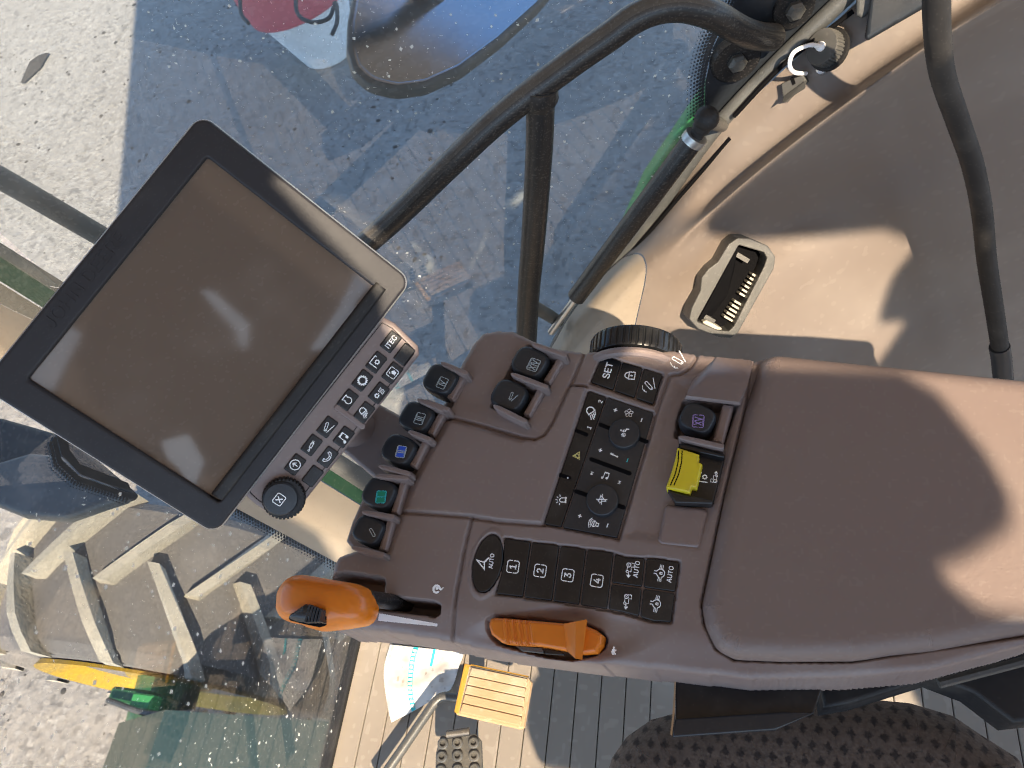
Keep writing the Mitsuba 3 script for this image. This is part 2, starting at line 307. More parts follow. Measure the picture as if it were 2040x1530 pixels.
def hvac(): return U(gear(-.55, 0, .25, 8, .2, .12), *[rl([(x, -.4), (x + .12, -.13), (x - .05, .13), (x + .08, .4)], .1) for x in (.2, .48, .76)], ln([(.1, -.55), (.9, -.55)], .1))
def phone(): return U(arc(0, .55, 1.0, 215, 325, .13), arc(0, .5, .65, 215, 325, .13), ln([(-.86, -.05), (-.95, .3), (-.6, .45), (-.5, .1)], .13), ln([(.86, -.05), (.95, .3), (.6, .45), (.5, .1)], .13))
def steer(): return U(ln([(-.9, -.6), (0, 1.0), (.05, -.25), (-.9, -.6)], .17), ln([(0, -.2), (.9, -.65)], .24))
def thermo(): return U(ln([(-.9, .0), (.7, .0)], .22), disc(.8, 0, .2), *[ln([(x, .1), (x, .3)], .1) for x in (-.8, -.55, -.3)])
def pto_tractor(): return U(shapely.affinity.translate(pto(), -.2, .95), shapely.affinity.translate(shapely.affinity.scale(tractor(), .8, .8, origin=(0, 0)), .0, -.75))
def swirl(): return U(arc(0, .1, .55, -60, 240, .34), disc(.12, .1, .25), ln([(.1, -.55), (.75, -.75)], .16))
def tortoise(): return U(shapely.affinity.scale(disc(0, 0, .5), 1.2, .7), disc(.75, .05, .17), *[disc(x, -.4, .14) for x in (-.4, .35)])
def plus(): return U(ln([(-.5, 0), (.5, 0)], .26), ln([(0, -.5), (0, .5)], .26))
def minus(): return ln([(-.55, 0), (.55, 0)], .26)
def wedge(): return Polygon([(-1, -.09), (1, -.04), (1, .04), (-1, .14)])
_txt = {}
def text_at(fr, s, p, deg, px, h, depth=.00025, bold=True, name='lettering', m='white_print', parent=None, squeeze=1.0):
    """Lettering px tall (in photograph pixels) about p."""
    c, e1, e2, k = fr.dirs(p, deg, h); t = meshkit.text_mesh(s, 1.0, 1.0, bold)
    v = np.array(t.vertices); b0, b1 = v.min(0), v.max(0)
    q = (v[:, :2] - (b0[:2] + b1[:2]) / 2) * [squeeze * k * px, k * px]
    P = c + q[:, :1] * e1 + q[:, 1:2] * e2
    return put(name, trimesh.Trimesh(fr.w(np.c_[P, h + v[:, 2] * depth]), t.faces, process=False), m, parent, smooth=False)
def sym_mesh(fr, g, p, deg, px, h, depth=.00025):
    c, e1, e2, k = fr.dirs(p, deg, h); s = k * px / 2
    g = shapely.affinity.affine_transform(g.simplify(.01), [e1[0] * s, e2[0] * s, e1[1] * s, e2[1] * s, c[0], c[1]])
    return slab(fr, g, h, h + depth)
def sym_at(fr, g, p, deg, px, h, parent, m='white_print', name='symbol'):
    return put(name, sym_mesh(fr, g, p, deg, px, h), m, parent, smooth=False)

# ------------------------------------------------------------------ the setting: ground, floor
gs = np.linspace(-1, 1, 41); gx = np.sign(gs) * np.abs(gs) ** 3 * 60
X, Y = np.meshgrid(gx - 2, gx + 1.5, indexing='ij')
put('ground', trimesh.Trimesh(*[(lambda q: (q.vertices, q.faces))(quads(np.stack([X, Y, np.full_like(X, -1.4)], -1)))][0], process=False), 'ground_grit', smooth=False, kind='structure', label='pale gritty concrete yard around the tractor')
st, ds = [], []
ico = trimesh.creation.icosphere(subdivisions=1)
for k in range(3800):
    x, y = -1.2 - 4.8 * rng.rand(), -.6 + 5.6 * rng.rand()
    r = .004 + .010 * rng.rand() ** 3
    v = ico.vertices * r * (.6 + .8 * rng.rand(3)) * [1, 1, .6] + [x, y, -1.4]
    (ds if rng.rand() < .25 else st).append(trimesh.Trimesh(v, ico.faces, process=False))
put('gravel', cat(st), 'stone', smooth=False, kind='stuff', label='small pale stones scattered over the yard')
put('dark_gravel', cat(ds), 'dark_stone', smooth=False, kind='stuff', label='small dark stones scattered over the yard')
a = onz((45, 165), -1.385); b = onz((98, 105), -1.385)
c0 = (a + b) / 2; e = (b - a) / 2; nn = np.array([-e[1], e[0], 0]) * .27
put('rubble', hull([a, a + nn * .5, c0 + nn, b + nn * .8, b, c0 - nn, a - nn * .3, c0 + nn * .3 + [0, 0, .05], c0 + e * .5 + [0, 0, .04], c0 - e * .5 + [0, 0, .03]]), 'dark_stone', smooth=False, label='dark elongated lump of dirt lying on the sunlit yard', category='dirt lump')

fl = Fr((0, 0, 0), (0, 0, 1), (1, 0, 0))
put('cab_floor', boxm((.36, -.42, -.03), (.94, 1.0, .028)), 'floor_groove', smooth=False, kind='structure', label='dark base of the cab floor under the ribbed mat')
k = 0
xs = -.572
while xs < .9:
    w_ = .0365 * (.985 + .03 * rng.rand())
    put('rib', boxm((xs + w_ / 2, -.42, .002), (w_ / 2 - .0007, .98, .005), r=.0012), 'floor_mat', 'cab_floor', smooth=False)
    xs += w_

# ------------------------------------------------------------------ right-hand wall of the cab: glass plane, sill, moulded panel
WA, WB = np.array([-.66, .44, 0]), np.array([.10, .66, 0])
WD = (WB - WA) / np.linalg.norm(WB - WA); WN = np.array([WD[1], -WD[0], 0])        # WN points into the cab
wall = Fr(WA, WN, WD)
def onw(p, off=0.0): return on(p, WA + WN * off, WN)
colpx = np.linspace(0, 1, 12)
rows_px = [
 ([(1060, 760), (1100, 690), (1140, 622), (1205, 545), (1288, 464), (1372, 352), (1445, 250), (1560, 140), (1690, 20), (1800, -80), (1960, -190), (2200, -330)], [.012] * 12),
 ([(1068, 770), (1112, 700), (1155, 632), (1222, 553), (1310, 466), (1392, 372), (1470, 283), (1582, 178), (1712, 60), (1830, -40), (1990, -150), (2240, -290)], [.06, .06, .058, .055, .045, .032, .03, .03, .03, .03, .03, .03]),
 ([(1078, 780), (1128, 712), (1178, 650), (1250, 566), (1338, 468), (1420, 400), (1510, 322), (1616, 238), (1730, 150), (1850, 66), (2020, -40), (2280, -180)], [.082, .082, .080, .078, .068, .052, .052, .055, .058, .06, .06, .06]),
 ([(1090, 790), (1146, 722), (1200, 660), (1268, 582), (1352, 484), (1428, 414), (1520, 336), (1628, 252), (1744, 168), (1864, 84), (2040, -20), (2300, -160)], [.092, .092, .090, .088, .084, .082, .086, .090, .094, .097, .10, .10]),
 ([(1104, 800), (1160, 734), (1216, 676), (1284, 600), (1366, 502), (1440, 432), (1534, 354), (1642, 272), (1760, 190), (1880, 110), (2060, 8), (2320, -130)], [.099, .098, .096, .094, .086, .062, .05, .045, .043, .042, .042, .042]),
 ([(1130, 815), (1190, 750), (1246, 700), (1316, 630), (1398, 545), (1466, 492), (1562, 440), (1672, 372), (1790, 300), (1915, 230), (2090, 130), (2360, 0)], [.112, .11, .108, .104, .09, .070, .052, .042, .040, .040, .042, .042]),
 ([(1160, 835), (1225, 775), (1290, 730), (1360, 670), (1440, 600), (1510, 560), (1605, 520), (1715, 470), (1830, 410), (1960, 350), (2130, 260), (2400, 140)], [.13, .128, .125, .12, .11, .10, .085, .07, .065, .06, .06, .06]),
 ([(1190, 870), (1260, 820), (1330, 790), (1405, 745), (1485, 690), (1560, 660), (1655, 630), (1765, 590), (1880, 545), (2010, 490), (2180, 420), (2440, 320)], [.16, .158, .155, .148, .14, .13, .115, .10, .095, .09, .09, .09]),
 ([(1220, 930), (1300, 890), (1380, 870), (1460, 830), (1540, 790), (1620, 770), (1720, 750), (1830, 720), (1950, 690), (2080, 650), (2250, 590), (2500, 500)], [.20, .195, .19, .185, .175, .165, .15, .14, .132, .126, .12, .12]),
 ([(1260, 1050), (1350, 1020), (1440, 1000), (1530, 970), (1620, 940), (1700, 930), (1800, 920), (1910, 900), (2030, 880), (2170, 850), (2340, 800), (2580, 720)], [.24, .235, .23, .22, .21, .20, .19, .182, .176, .172, .17, .17])]
ctrl = np.array([[onw(p, o) for p, o in zip(ps, os_)] for ps, os_ in rows_px])
fine = np.stack([smoothline(r, 10) for r in ctrl]); fine = np.stack([smoothline(fine[:, j], 9) for j in range(fine.shape[1])], 1)
seam_j = 46                                    # the joint between the short front moulding and the long panel
sp = thing('side_panel', 'tan moulded side panel with a deep recess below the right-hand window', 'panel')
sP1, sP2 = onw((1294, 462), .06), onw((1246, 640), .075)
sN = np.cross(sP2 - sP1, WN); sN *= np.sign(sN @ WD) / np.linalg.norm(sN)
skin = quads(fine)
put('panel_skin', trimesh.intersections.slice_mesh_plane(skin, sN, sP1 + sN * .0004), 'tan_plastic', sp, smooth=50)
put('front_moulding', trimesh.intersections.slice_mesh_plane(skin, -sN, sP1 - sN * .0004), 'cream_trim', sp, smooth=50, label='pale cream front end of the side panel')
def wall_frame(p, uref_px, off=None):
    """A frame lying on the moulded panel at p."""
    r = ray(p); V = fine.reshape(-1, 3); d = np.linalg.norm(np.cross(V - EYE, r / np.linalg.norm(r)), axis=1); i = int(np.argmin(d)); a_, b_ = np.unravel_index(i, fine.shape[:2])
    a_ = min(max(a_, 2), fine.shape[0] - 3); b_ = min(max(b_, 2), fine.shape[1] - 3)
    n = np.cross(fine[a_, b_ + 2] - fine[a_, b_ - 2], fine[a_ + 2, b_] - fine[a_ - 2, b_]); n /= np.linalg.norm(n)
    if n @ (EYE - fine[a_, b_]) < 0: n = -n
    f0 = Fr(fine[a_, b_], n, WD); return Fr(fine[a_, b_], n, f0.pt(uref_px) - f0.pt(p))

# glass of the right-hand window, its black print and dust
sw = thing('side_window', 'dusty right-hand cab window with a dark printed border above the sill', 'window')
q = [wall.w([[u, v, 0]])[0] for u, v in ((-.02, .0), (1.5, .0), (1.5, 1.74), (-.02, 1.74))]
put('pane', trimesh.Trimesh(np.array(q), [[0, 1, 2], [0, 2, 3]], process=False), 'side_glass', sw, smooth=False)
fp_px = [(1488, -40), (1470, 18), (1442, 52), (1420, 96), (1405, 165), (1404, 240), (1432, 262), (1560, 120), (1690, 0), (1730, -60)]
put('printed_border', slab(wall, wall.poly(fp_px, .001), .0008, .0014), 'black_satin', sw, smooth=False)
dots = []
edge = smoothline([(1488, -40), (1470, 18), (1442, 52), (1420, 96), (1405, 165), (1404, 240)], 12)
edge = np.array(edge); seg = np.r_[0, np.cumsum(np.linalg.norm(np.diff(edge, axis=0), axis=1))]
for row in range(6):
    for s_ in np.arange(0 + 3.5 * (row % 2), seg[-1], 7.0):
        x, y = np.interp(s_, seg, edge[:, 0]), np.interp(s_, seg, edge[:, 1])
        tx, ty = np.interp(min(s_ + 2, seg[-1]), seg, edge[:, 0]) - x, np.interp(min(s_ + 2, seg[-1]), seg, edge[:, 1]) - y
        L = math.hypot(tx, ty) + 1e-6
        c = wall.uv((x + ty / L * -(4 + 6 * row), y + tx / L * (4 + 6 * row)), .001)
        dots.append(slab(wall, Point(c).buffer((.0019, .0017, .0014, .0011, .0008, .0005)[row], 3), .0008, .0014))
put('border_dot', cat(dots), 'black_satin', sw, smooth=False, kind='stuff')
def flecks(fr, poly_px, n, h, seed, lo=.0006, hi=.0045, slim=.12):
    R = np.random.RandomState(seed); P = fr.poly(poly_px, h); a0, b0, a1, b1 = P.bounds; V, Fc = [], []
    while len(V) < n * 4:
        x, y = a0 + (a1 - a0) * R.rand(), b0 + (b1 - b0) * R.rand()
        if not P.contains(Point(x, y)): continue
        L = lo + (hi - lo) * R.rand() ** 5; w = max(.00022, L * (slim + .6 * (R.rand() < .45))) ; t = R.rand() * 6.28
        c, s = math.cos(t), math.sin(t); k = len(V)
        for i, j in ((-1, -.6), (.3, -1), (1, .5), (-.4, 1)): V.append([x + i * L * c / 2 - j * w * s / 2, y + i * L * s / 2 + j * w * c / 2, h])
        Fc += [[k, k + 1, k + 2], [k, k + 2, k + 3]]
    return trimesh.Trimesh(fr.w(np.array(V)), Fc, process=False)
put('dust_speck', flecks(wall, [(280, -40), (1460, -40), (1400, 260), (1110, 640), (800, 640), (420, 200), (260, 250)], 2600, .0016, 3, .0007, .0042), 'dust_fleck', sw, smooth=False, kind='stuff')

# rubber seal and dark gap along the sill
seal = thing('window_seal', 'dark grey rubber seal running along the sill of the right-hand window', 'seal')
L1 = smoothline([onw(p, .010) for p in [(1085, 735), (1135, 640), (1200, 555), (1280, 462), (1360, 345), (1428, 252), (1545, 128), (1670, 8), (1780, -95)]], 6)
put('rubber_strip', tube(L1, .0075, 12), 'grey_rubber', seal)
L2 = smoothline([onw(p, .0225) for p in [(1150, 640), (1215, 556), (1295, 462), (1380, 362), (1455, 275)]], 6)
put('gap_strip', tube(L2, .0022, 8), 'dark_pit', seal)
L3 = smoothline([onw(p, .0225) for p in [(1462, 232), (1560, 130), (1700, 22)]], 6)
put('gap_strip', tube(L3, .0022, 8), 'dark_pit', seal)

# ------------------------------------------------------------------ front-right pillar, windscreen
glean = .10
WS0 = np.array([-.578, 0, 0]); WSN = np.array([1, 0, glean]); WSN /= np.linalg.norm(WSN)
scr = Fr(WS0, WSN, (0, 1, 0))
wsc = thing('windscreen', 'green tinted windscreen with dried splashes in front of the floor', 'window')
q = [scr.w([[u, v, 0]])[0] for u, v in ((-1.5, .0), (.415, .0), (.415, 1.7), (-1.5, 1.7))]
put('pane', trimesh.Trimesh(np.array(q), [[0, 1, 2], [0, 2, 3]], process=False), 'front_glass', wsc, smooth=False)
put('dust_speck', flecks(scr, [(-40, 1090), (120, 960), (480, 1030), (690, 1150), (700, 1290), (690, 1560), (-40, 1560)], 1500, .0016, 5, .0007, .006, .35), 'dust_fleck', wsc, smooth=False, kind='stuff')
put('bottom_seal', boxm((-.580, -.42, .006), (.009, .99, .012), r=.003), 'black_rubber', wsc, smooth=False)
def ons(p, off=0.0): return on(p, WS0 + WSN * off, WSN)
dots = []
for (x0, y0, x1, y1) in [(0, 757, 700, 1133)]:
    L = math.hypot(x1 - x0, y1 - y0); tx, ty = (x1 - x0) / L, (y1 - y0) / L
    for row in range(4):
        for s_ in np.arange(3.0 * (row % 2), L, 6.5):
            c = scr.uv((x0 + tx * s_ - ty * (2 + 5.5 * row), y0 + ty * s_ + tx * (2 + 5.5 * row)), .001)
            dots.append(slab(scr, Point(c).buffer((.0026, .0022, .0017, .0011)[row], 3), .0008, .0014))
put('border_dot', cat(dots), 'black_satin', wsc, smooth=False, kind='stuff')
put('printed_border', slab(scr, scr.poly([(0, 762), (700, 1135), (706, 1122), (0, 744)], .001), .0007, .0012), 'black_satin', wsc, smooth=False)
corner = [(108, 852), (122, 905), (160, 945), (215, 965), (262, 978), (255, 962), (200, 940), (160, 925), (138, 895), (135, 870)]
put('printed_border', slab(scr, scr.poly(corner, .001), .0007, .0012), 'black_satin', wsc, smooth=False)
dots = []
for row in range(5):
    for s_ in np.arange(0, 1, .032):
        x, y = np.interp(s_, [0, .2, .45, 1], [112, 122, 160, 265]), np.interp(s_, [0, .2, .45, 1], [872, 915, 950, 985])
        c = scr.uv((x - 3 - 4.2 * row + 2 * (row % 2), y + 4 * row + 3), .001)
        dots.append(slab(scr, Point(c).buffer((.0024, .0021, .0017, .0012, .0008)[row], 3), .0008, .0014))
put('border_dot', cat(dots), 'black_satin', wsc, smooth=False, kind='stuff')
pil = thing('cab_pillar', 'cream lined corner post between the windscreen and the right-hand window', 'post')
def two(p, q, f, g): return np.array([f(p), g(q)])
def strip(lines, n=14, bulge=None):
    """A strip between edge lines, each (start, end) of 3-D points."""
    rows = [np.array([a + (b - a) * t for t in np.linspace(0, 1, n)]) for a, b in lines]
    return quads(np.array(rows))
A0, A1 = ons((720, 1148), .004), ons((-160, 670), .004)
B0, B1 = onw((760, 1033), .05), onw((-160, 465), .05)
def upto(a, b, z=1.73): return a + (b - a) * (z - a[2]) / (b[2] - a[2])
A1, B1 = upto(A0, A1), upto(B0, B1)
M0, M1 = (A0 + B0) / 2 + np.array([.022, -.02, 0]), (A1 + B1) / 2 + np.array([.022, -.02, 0])
N0, N1 = A0 * .8 + B0 * .2 + np.array([.014, -.006, 0]), A1 * .8 + B1 * .2 + np.array([.014, -.006, 0])
R0, R1 = A0 * .2 + B0 * .8 + np.array([.014, -.014, 0]), A1 * .2 + B1 * .8 + np.array([.014, -.014, 0])
put('inner_lining', strip([(A0, A1), (N0, N1), (M0, M1), (R0, R1), (B0, B1)]), 'cream_trim', pil, smooth=60)
C0 = onw((812, 1033), .03); C1 = upto(C0, onw((-160, 402), .03))
put('outer_frame', strip([(B0 - WN * .002, B1 - WN * .002), (C0, C1)]), 'dark_green_paint', pil, smooth=False)
D0 = onw((880, 1030), .02); D1 = upto(D0, onw((-160, 384), .02))
put('edge_seal', strip([(C0 + WN * .003, C1 + WN * .003), ((C0 + D0) / 2 + WN * .008, (C1 + D1) / 2 + WN * .008), (D0, D1)]), 'grey_rubber', pil, smooth=60)

# ------------------------------------------------------------------ armrest console: one measured surface cut into its shells
CN = np.array([0.0, -math.sin(math.radians(8)), math.cos(math.radians(8))])
c0 = EYE + .62 * ray((1050, 950))
f0 = Fr(c0, CN, (1, 0, 0)); con = Fr(c0, CN, f0.pt((1340, 1300)) - f0.pt((900, 1247)))
OUT = [(640, 1240), (648, 1190), (662, 1126), (672, 1108), (712, 1092), (724, 1040), (745, 1000), (765, 960), (800, 905), (838, 842), (878, 778), (908, 733), (940, 678), (960, 658), (985, 654), (1020, 655), (1060, 674), (1095, 688), (1160, 698), (1240, 690),
       (1340, 694), (1392, 702), (1440, 707), (1500, 711), (1530, 702), (1700, 718), (2040, 752), (2330, 790), (2330, 1200), (2040, 1290), (1860, 1338), (1700, 1352), (1500, 1356), (1330, 1338), (1100, 1314), (940, 1290), (890, 1279), (760, 1257), (690, 1252), (655, 1252)]
P = con.poly
out = rnd(P(OUT), .003)
DX = .0008
a0, b0, a1, b1 = out.bounds; a0 -= .012; b0 -= .012; a1 = min(a1, .52); b1 += .012
gu, gv = np.arange(a0, a1, DX), np.arange(b0, b1, DX)
GU, GV = np.meshgrid(gu, gv, indexing='ij')
from scipy import ndimage
def inside(poly): return shapely.contains_xy(poly, GU, GV)
def depth_in(mask): return ndimage.distance_transform_edt(mask) * DX
def dist_line(pts, h=0.0):
    L = LineString(con.uvs(pts, h)); m = np.full(GU.shape, 1.0); x0, y0, x1, y1 = L.bounds
    s = (GU > x0 - .012) & (GU < x1 + .012) & (GV > y0 - .012) & (GV < y1 + .012)
    m[s] = shapely.distance(L, shapely.points(GU[s], GV[s])); return m
ss = lambda a, b, x: (lambda t: t * t * (3 - 2 * t))(np.clip((x - a) / (b - a), 0, 1))
mo = inside(out); din = depth_in(mo); dout = depth_in(~mo)
RE = .007
Hh = np.where(mo, -(RE - np.sqrt(np.maximum(RE ** 2 - np.maximum(RE - din, 0) ** 2, 0))), -RE - np.minimum(dout / .0048, 1) * .062)
# long soft fall towards the driver's side edge
edge_l = shapely.distance(LineString(con.uvs([(640, 1256), (760, 1260), (940, 1292), (1100, 1316), (1330, 1341), (1700, 1354)])), shapely.points(GU.ravel(), GV.ravel())).reshape(GU.shape)
Hh -= np.where(mo, .006 * (1 - ss(0, .030, edge_l)), 0)
P1 = [(885, 828), (960, 848), (1040, 872), (1066, 877), (1085, 868), (1100, 846), (1136, 768), (1168, 697), (1060, 600), (850, 640), (840, 800)]
P2 = [(885, 828), (960, 848), (1040, 872), (1066, 877), (1085, 868), (1100, 846), (1136, 768), (1168, 772), (1080, 1046), (1000, 1040), (940, 1031), (870, 1025), (790, 1020), (820, 945), (850, 890)]
P3 = [(940, 1031), (926, 1088), (909, 1180), (893, 1300), (600, 1300), (600, 1080), (765, 1080), (790, 1020), (870, 1025)]
m1, m2, m3 = (inside(P(q)) & (dout < .006) for q in (P1, P2, P3))
# the cover is a little proud and falls away at its front and right-hand edges
bev = dist_line([(885, 828), (850, 890), (820, 945), (790, 1020)]); bev2 = dist_line([(885, 828), (960, 848), (1040, 872)])
Hh += np.where(m2, .0025 - .006 * (1 - ss(0, .011, bev)) - .0035 * (1 - ss(0, .006, bev2)), 0)
Hh += np.where(m3, .0012 - .004 * (1 - ss(0, .010, dist_line([(765, 1090), (790, 1020)]))), 0)
crease = inside(P([(1016, 655), (912, 796), (840, 800), (850, 640), (1000, 600)])); Hh -= np.where(crease & m1, .10 * np.minimum(depth_in(crease), .03), 0)
scoop = con.uvs([(960, 790)])[0]; Hh -= .003 * np.exp(-(((GU - scoop[0]) / .03) ** 2 + ((GV - scoop[1]) / .016) ** 2)) * m1
for seam in ([(880, 827), (960, 848), (1040, 872), (1066, 877), (1085, 868), (1100, 846), (1136, 768), (1170, 690)], [(1136, 768), (1167, 770)], [(785, 1020), (870, 1025), (940, 1031), (1000, 1040), (1085, 1046)],
             [(940, 1031), (926, 1088), (909, 1180), (893, 1300)], [(1390, 695), (1386, 715), (1374, 734), (1355, 745), (1334, 747), (1308, 820), (1232, 1075)]):
    d = dist_line(seam); Hh -= np.where(mo | (dout < .004), .0035 * (1 - ss(.0005, .0012, d)) + .0006 * (1 - ss(.0012, .0028, d)), 0)
def sink(pts, dep, soft=.0008, r=.001, poly=None):
    global Hh
    q = rnd(P(pts), r) if poly is None else poly
    m = inside(q); d = depth_in(m); Hh = np.where(m, Hh - dep * ss(0, soft, d), Hh); return q
sink([(1308, 822), (1345, 752), (1400, 745), (1500, 720), (1480, 810), (1440, 985), (1400, 1100), (1300, 1085), (1236, 1073)], .0035, .010, .004)
KP1 = [(1003, 1070), (1060, 1078), (1160, 1091), (1215, 1098), (1248, 1109), (1282, 1110), (1316, 1112), (1356, 1119), (1339, 1243), (1300, 1240), (1266, 1229), (1240, 1222), (1190, 1213), (1100, 1200), (985, 1185), (1000, 1130)]
KP2 = [(1171, 777), (1305, 822), (1231, 1075), (1081, 1046)]
KP3 = [(1199, 706), (1322, 745), (1303, 809), (1174, 763)]
for kp in (KP1, KP2, KP3): sink(kp, .004)
cc = con.uv((971, 1122)); ea = con.uv((984, 1064)) - con.uv((959, 1181)); eb = con.uv((1000, 1127)) - con.uv((943, 1117))
def ell(s): return Polygon([cc + s * (ea / 2 * math.cos(t) + eb / 2 * math.sin(t)) for t in np.linspace(0, 2 * math.pi, 48, endpoint=False)])
m = inside(ell(1.22)); Hh = np.where(m, Hh + .0012 * ss(0, .002, depth_in(m)), Hh)
sink(None, .005, poly=ell(1.0))
# dish round the orange hand wheel
dc = con.uv((1110, 1266)); du = con.uv((1330, 1292)) - con.uv((900, 1238)); dv = con.uv((1104, 1205)) - con.uv((1112, 1330))
lu = ((GU - dc[0]) * du[0] + (GV - dc[1]) * du[1]) / (du @ du) * 2; lv = ((GU - dc[0]) * dv[0] + (GV - dc[1]) * dv[1]) / (dv @ dv) * 2
rr = np.sqrt(lu ** 2 + (lv * .93) ** 2); Hh -= .0085 * (1 - ss(.45, 1.0, rr)) * mo
WELL = [(966, 1250), (970, 1232), (984, 1227), (1080, 1232), (1170, 1244), (1196, 1256), (1206, 1270), (1202, 1288), (1186, 1302), (1140, 1312), (1090, 1308), (1030, 1292), (985, 1280), (970, 1264)]
sink(WELL, .016, .0012, .002)
SLOT = [(668, 1144), (690, 1141), (752, 1150), (766, 1156), (764, 1184), (780, 1189), (862, 1200), (876, 1206), (876, 1220), (866, 1227), (780, 1216), (740, 1210), (662, 1198)]
sink(SLOT, .04, .0012, .0015)
PITS = [[(1050, 688), (1126, 712), (1092, 772), (1050, 838), (976, 808), (1000, 765), (1020, 728)], [(1362, 796), (1468, 806), (1440, 890), (1344, 868), (1350, 830)],
        [(926, 745), (895, 815), (858, 878), (822, 945), (786, 1030), (765, 1102), (690, 1096), (720, 1000), (760, 930), (800, 860), (840, 790), (876, 730)]]
for q in PITS: sink(q, .013, .0015, .001)
Hh -= np.where(inside(P([(1500, 690), (1540, 690), (2400, 780), (2400, 1220), (2040, 1268), (1700, 1318), (1560, 1318), (1462, 1314), (1425, 1292), (1400, 1240), (1396, 1200), (1442, 985), (1485, 805)])), .006, 0)
vid = np.arange(GU.size).reshape(GU.shape)
keep = (dout < .0056)
cell = keep[:-1, :-1] & keep[1:, :-1] & keep[:-1, 1:] & keep[1:, 1:]
lab = np.where(m1, 1, np.where(m2, 2, np.where(m3, 3, 0)))[:-1, :-1]
Hh = ndimage.gaussian_filter(Hh, .75)
VV = con.w(np.c_[GU.ravel(), GV.ravel(), Hh.ravel()])
console = thing('armrest_console', 'brown armrest console crowded with black keys and finger levers beside the seat', 'control console')
for code, nm, lb in ((0, 'main_shell', None), (1, 'rear_module', None), (2, 'centre_cover', None), (3, 'front_cover', None)):
    i, j = np.nonzero(cell & (lab == code)); q0, q1, q2, q3 = vid[i, j], vid[i + 1, j], vid[i + 1, j + 1], vid[i, j + 1]
    fc = np.vstack([np.stack([q0, q1, q2], 1), np.stack([q0, q2, q3], 1)]); us, inv = np.unique(fc, return_inverse=True)
    put(nm, trimesh.Trimesh(VV[us], inv.reshape(-1, 3), process=False), 'brown_plastic', console, smooth=True)
put('underside', slab(con, out.buffer(-.004), -.072, -.05), 'black_satin', console, smooth=False)

# padded rest at the back
PADP = [(1531, 701), (1700, 718), (2040, 752), (2380, 795), (2380, 1205), (2040, 1262), (1860, 1296), (1700, 1312), (1560, 1313), (1466, 1309), (1430, 1292), (1407, 1250), (1400, 1206), (1446, 985), (1490, 805), (1516, 722)]
pp = rnd(P(PADP, .006), .014)
nlay = 9; lay = []
put('arm_pad', slab(con, pp.buffer(.0012), -.012, .0085, .0145, 7), 'pad_vinyl', console, smooth=60, label='large padded brown armrest cushion')

# key pads
RD = 78
kp = P(KP1, -.002).buffer(-.0004)
cuts = [((1061, 1060), (1038, 1215)), ((1117, 1070), (1096, 1225)), ((1171, 1075), (1150, 1235)), ((1226, 1080), (1206, 1245))]
cells = [kp]
def cut(cells, p, q):
    a, b = con.uv(p), con.uv(q); o = []
    for g in cells: o += list(split(g, LineString([a, b])).geoms)
    return o
for c in cuts: cells = cut(cells, *c)
cells.sort(key=lambda g: g.centroid.x)
right = [cells.pop()]
right = cut(right, (1289, 1085), (1270, 1260)); 
r2 = []
for g in right: r2 += cut([g], (1180, 1156), (1400, 1188))
names = ['round framed key marked 1', 'key marked 2', 'key marked 3', 'key marked 4']
oval = put('oval_key', slab(con, ell(.985), -.006, .0004, .0012), 'black_gloss', console, label='oval black key marked AUTO with a steering arrow')
sym_at(con, steer(), (962, 1120), RD - 8, 27, .0004, oval); text_at(con, 'AUTO', (979, 1118), RD + 4, 8.5, .0004, parent=oval, squeeze=.92)
TOPK = -.0008
def key(poly, label=None, name='key', top=TOPK, gap=.0007, r=.0009, m='black_gloss'):
    return put(name, slab(con, rnd(poly.buffer(-gap), .0012), -.005, top, r), m, console, label=label)
for g, d, pos in zip(cells, '1234', [(1022, 1129), (1076, 1137), (1131, 1146), (1189, 1157)]):
    k_ = key(g, f'black key marked {d} in a rounded frame')
    sym_at(con, frame(.93, .93, .13, .38), pos, RD + 3, 28, TOPK, k_); text_at(con, d, pos, RD + 3, 13.5, TOPK, parent=k_)
for g in sorted(r2, key=lambda g: (g.centroid.x)):
    c = g.centroid; w_ = min(range(4), key=lambda i: np.linalg.norm(con.uv([(1250, 1135), (1249, 1195), (1320, 1145), (1308, 1205)][i]) - [c.x, c.y]))
    k_ = key(g, ['black key with a tractor and arrow above AUTO', 'black key with a tractor and arrow only', 'black key with an axle lock above AUTO', 'black key with an axle lock only'][w_])
    if w_ == 0: sym_at(con, tractor(), (1254, 1133), RD - 180 + 8, 24, TOPK, k_) ; text_at(con, 'AUTO', (1268, 1134), RD + 2, 9, TOPK, parent=k_, squeeze=.95)
    if w_ == 1: sym_at(con, tractor(), (1249, 1196), RD - 180 + 8, 24, TOPK, k_)
    if w_ == 2: sym_at(con, difflock(), (1316, 1142), RD + 2, 27, TOPK, k_); text_at(con, 'AUTO', (1335, 1144), RD + 2, 9, TOPK, parent=k_, squeeze=.95)
    if w_ == 3: sym_at(con, difflock(), (1308, 1203), RD + 2, 27, TOPK, k_)
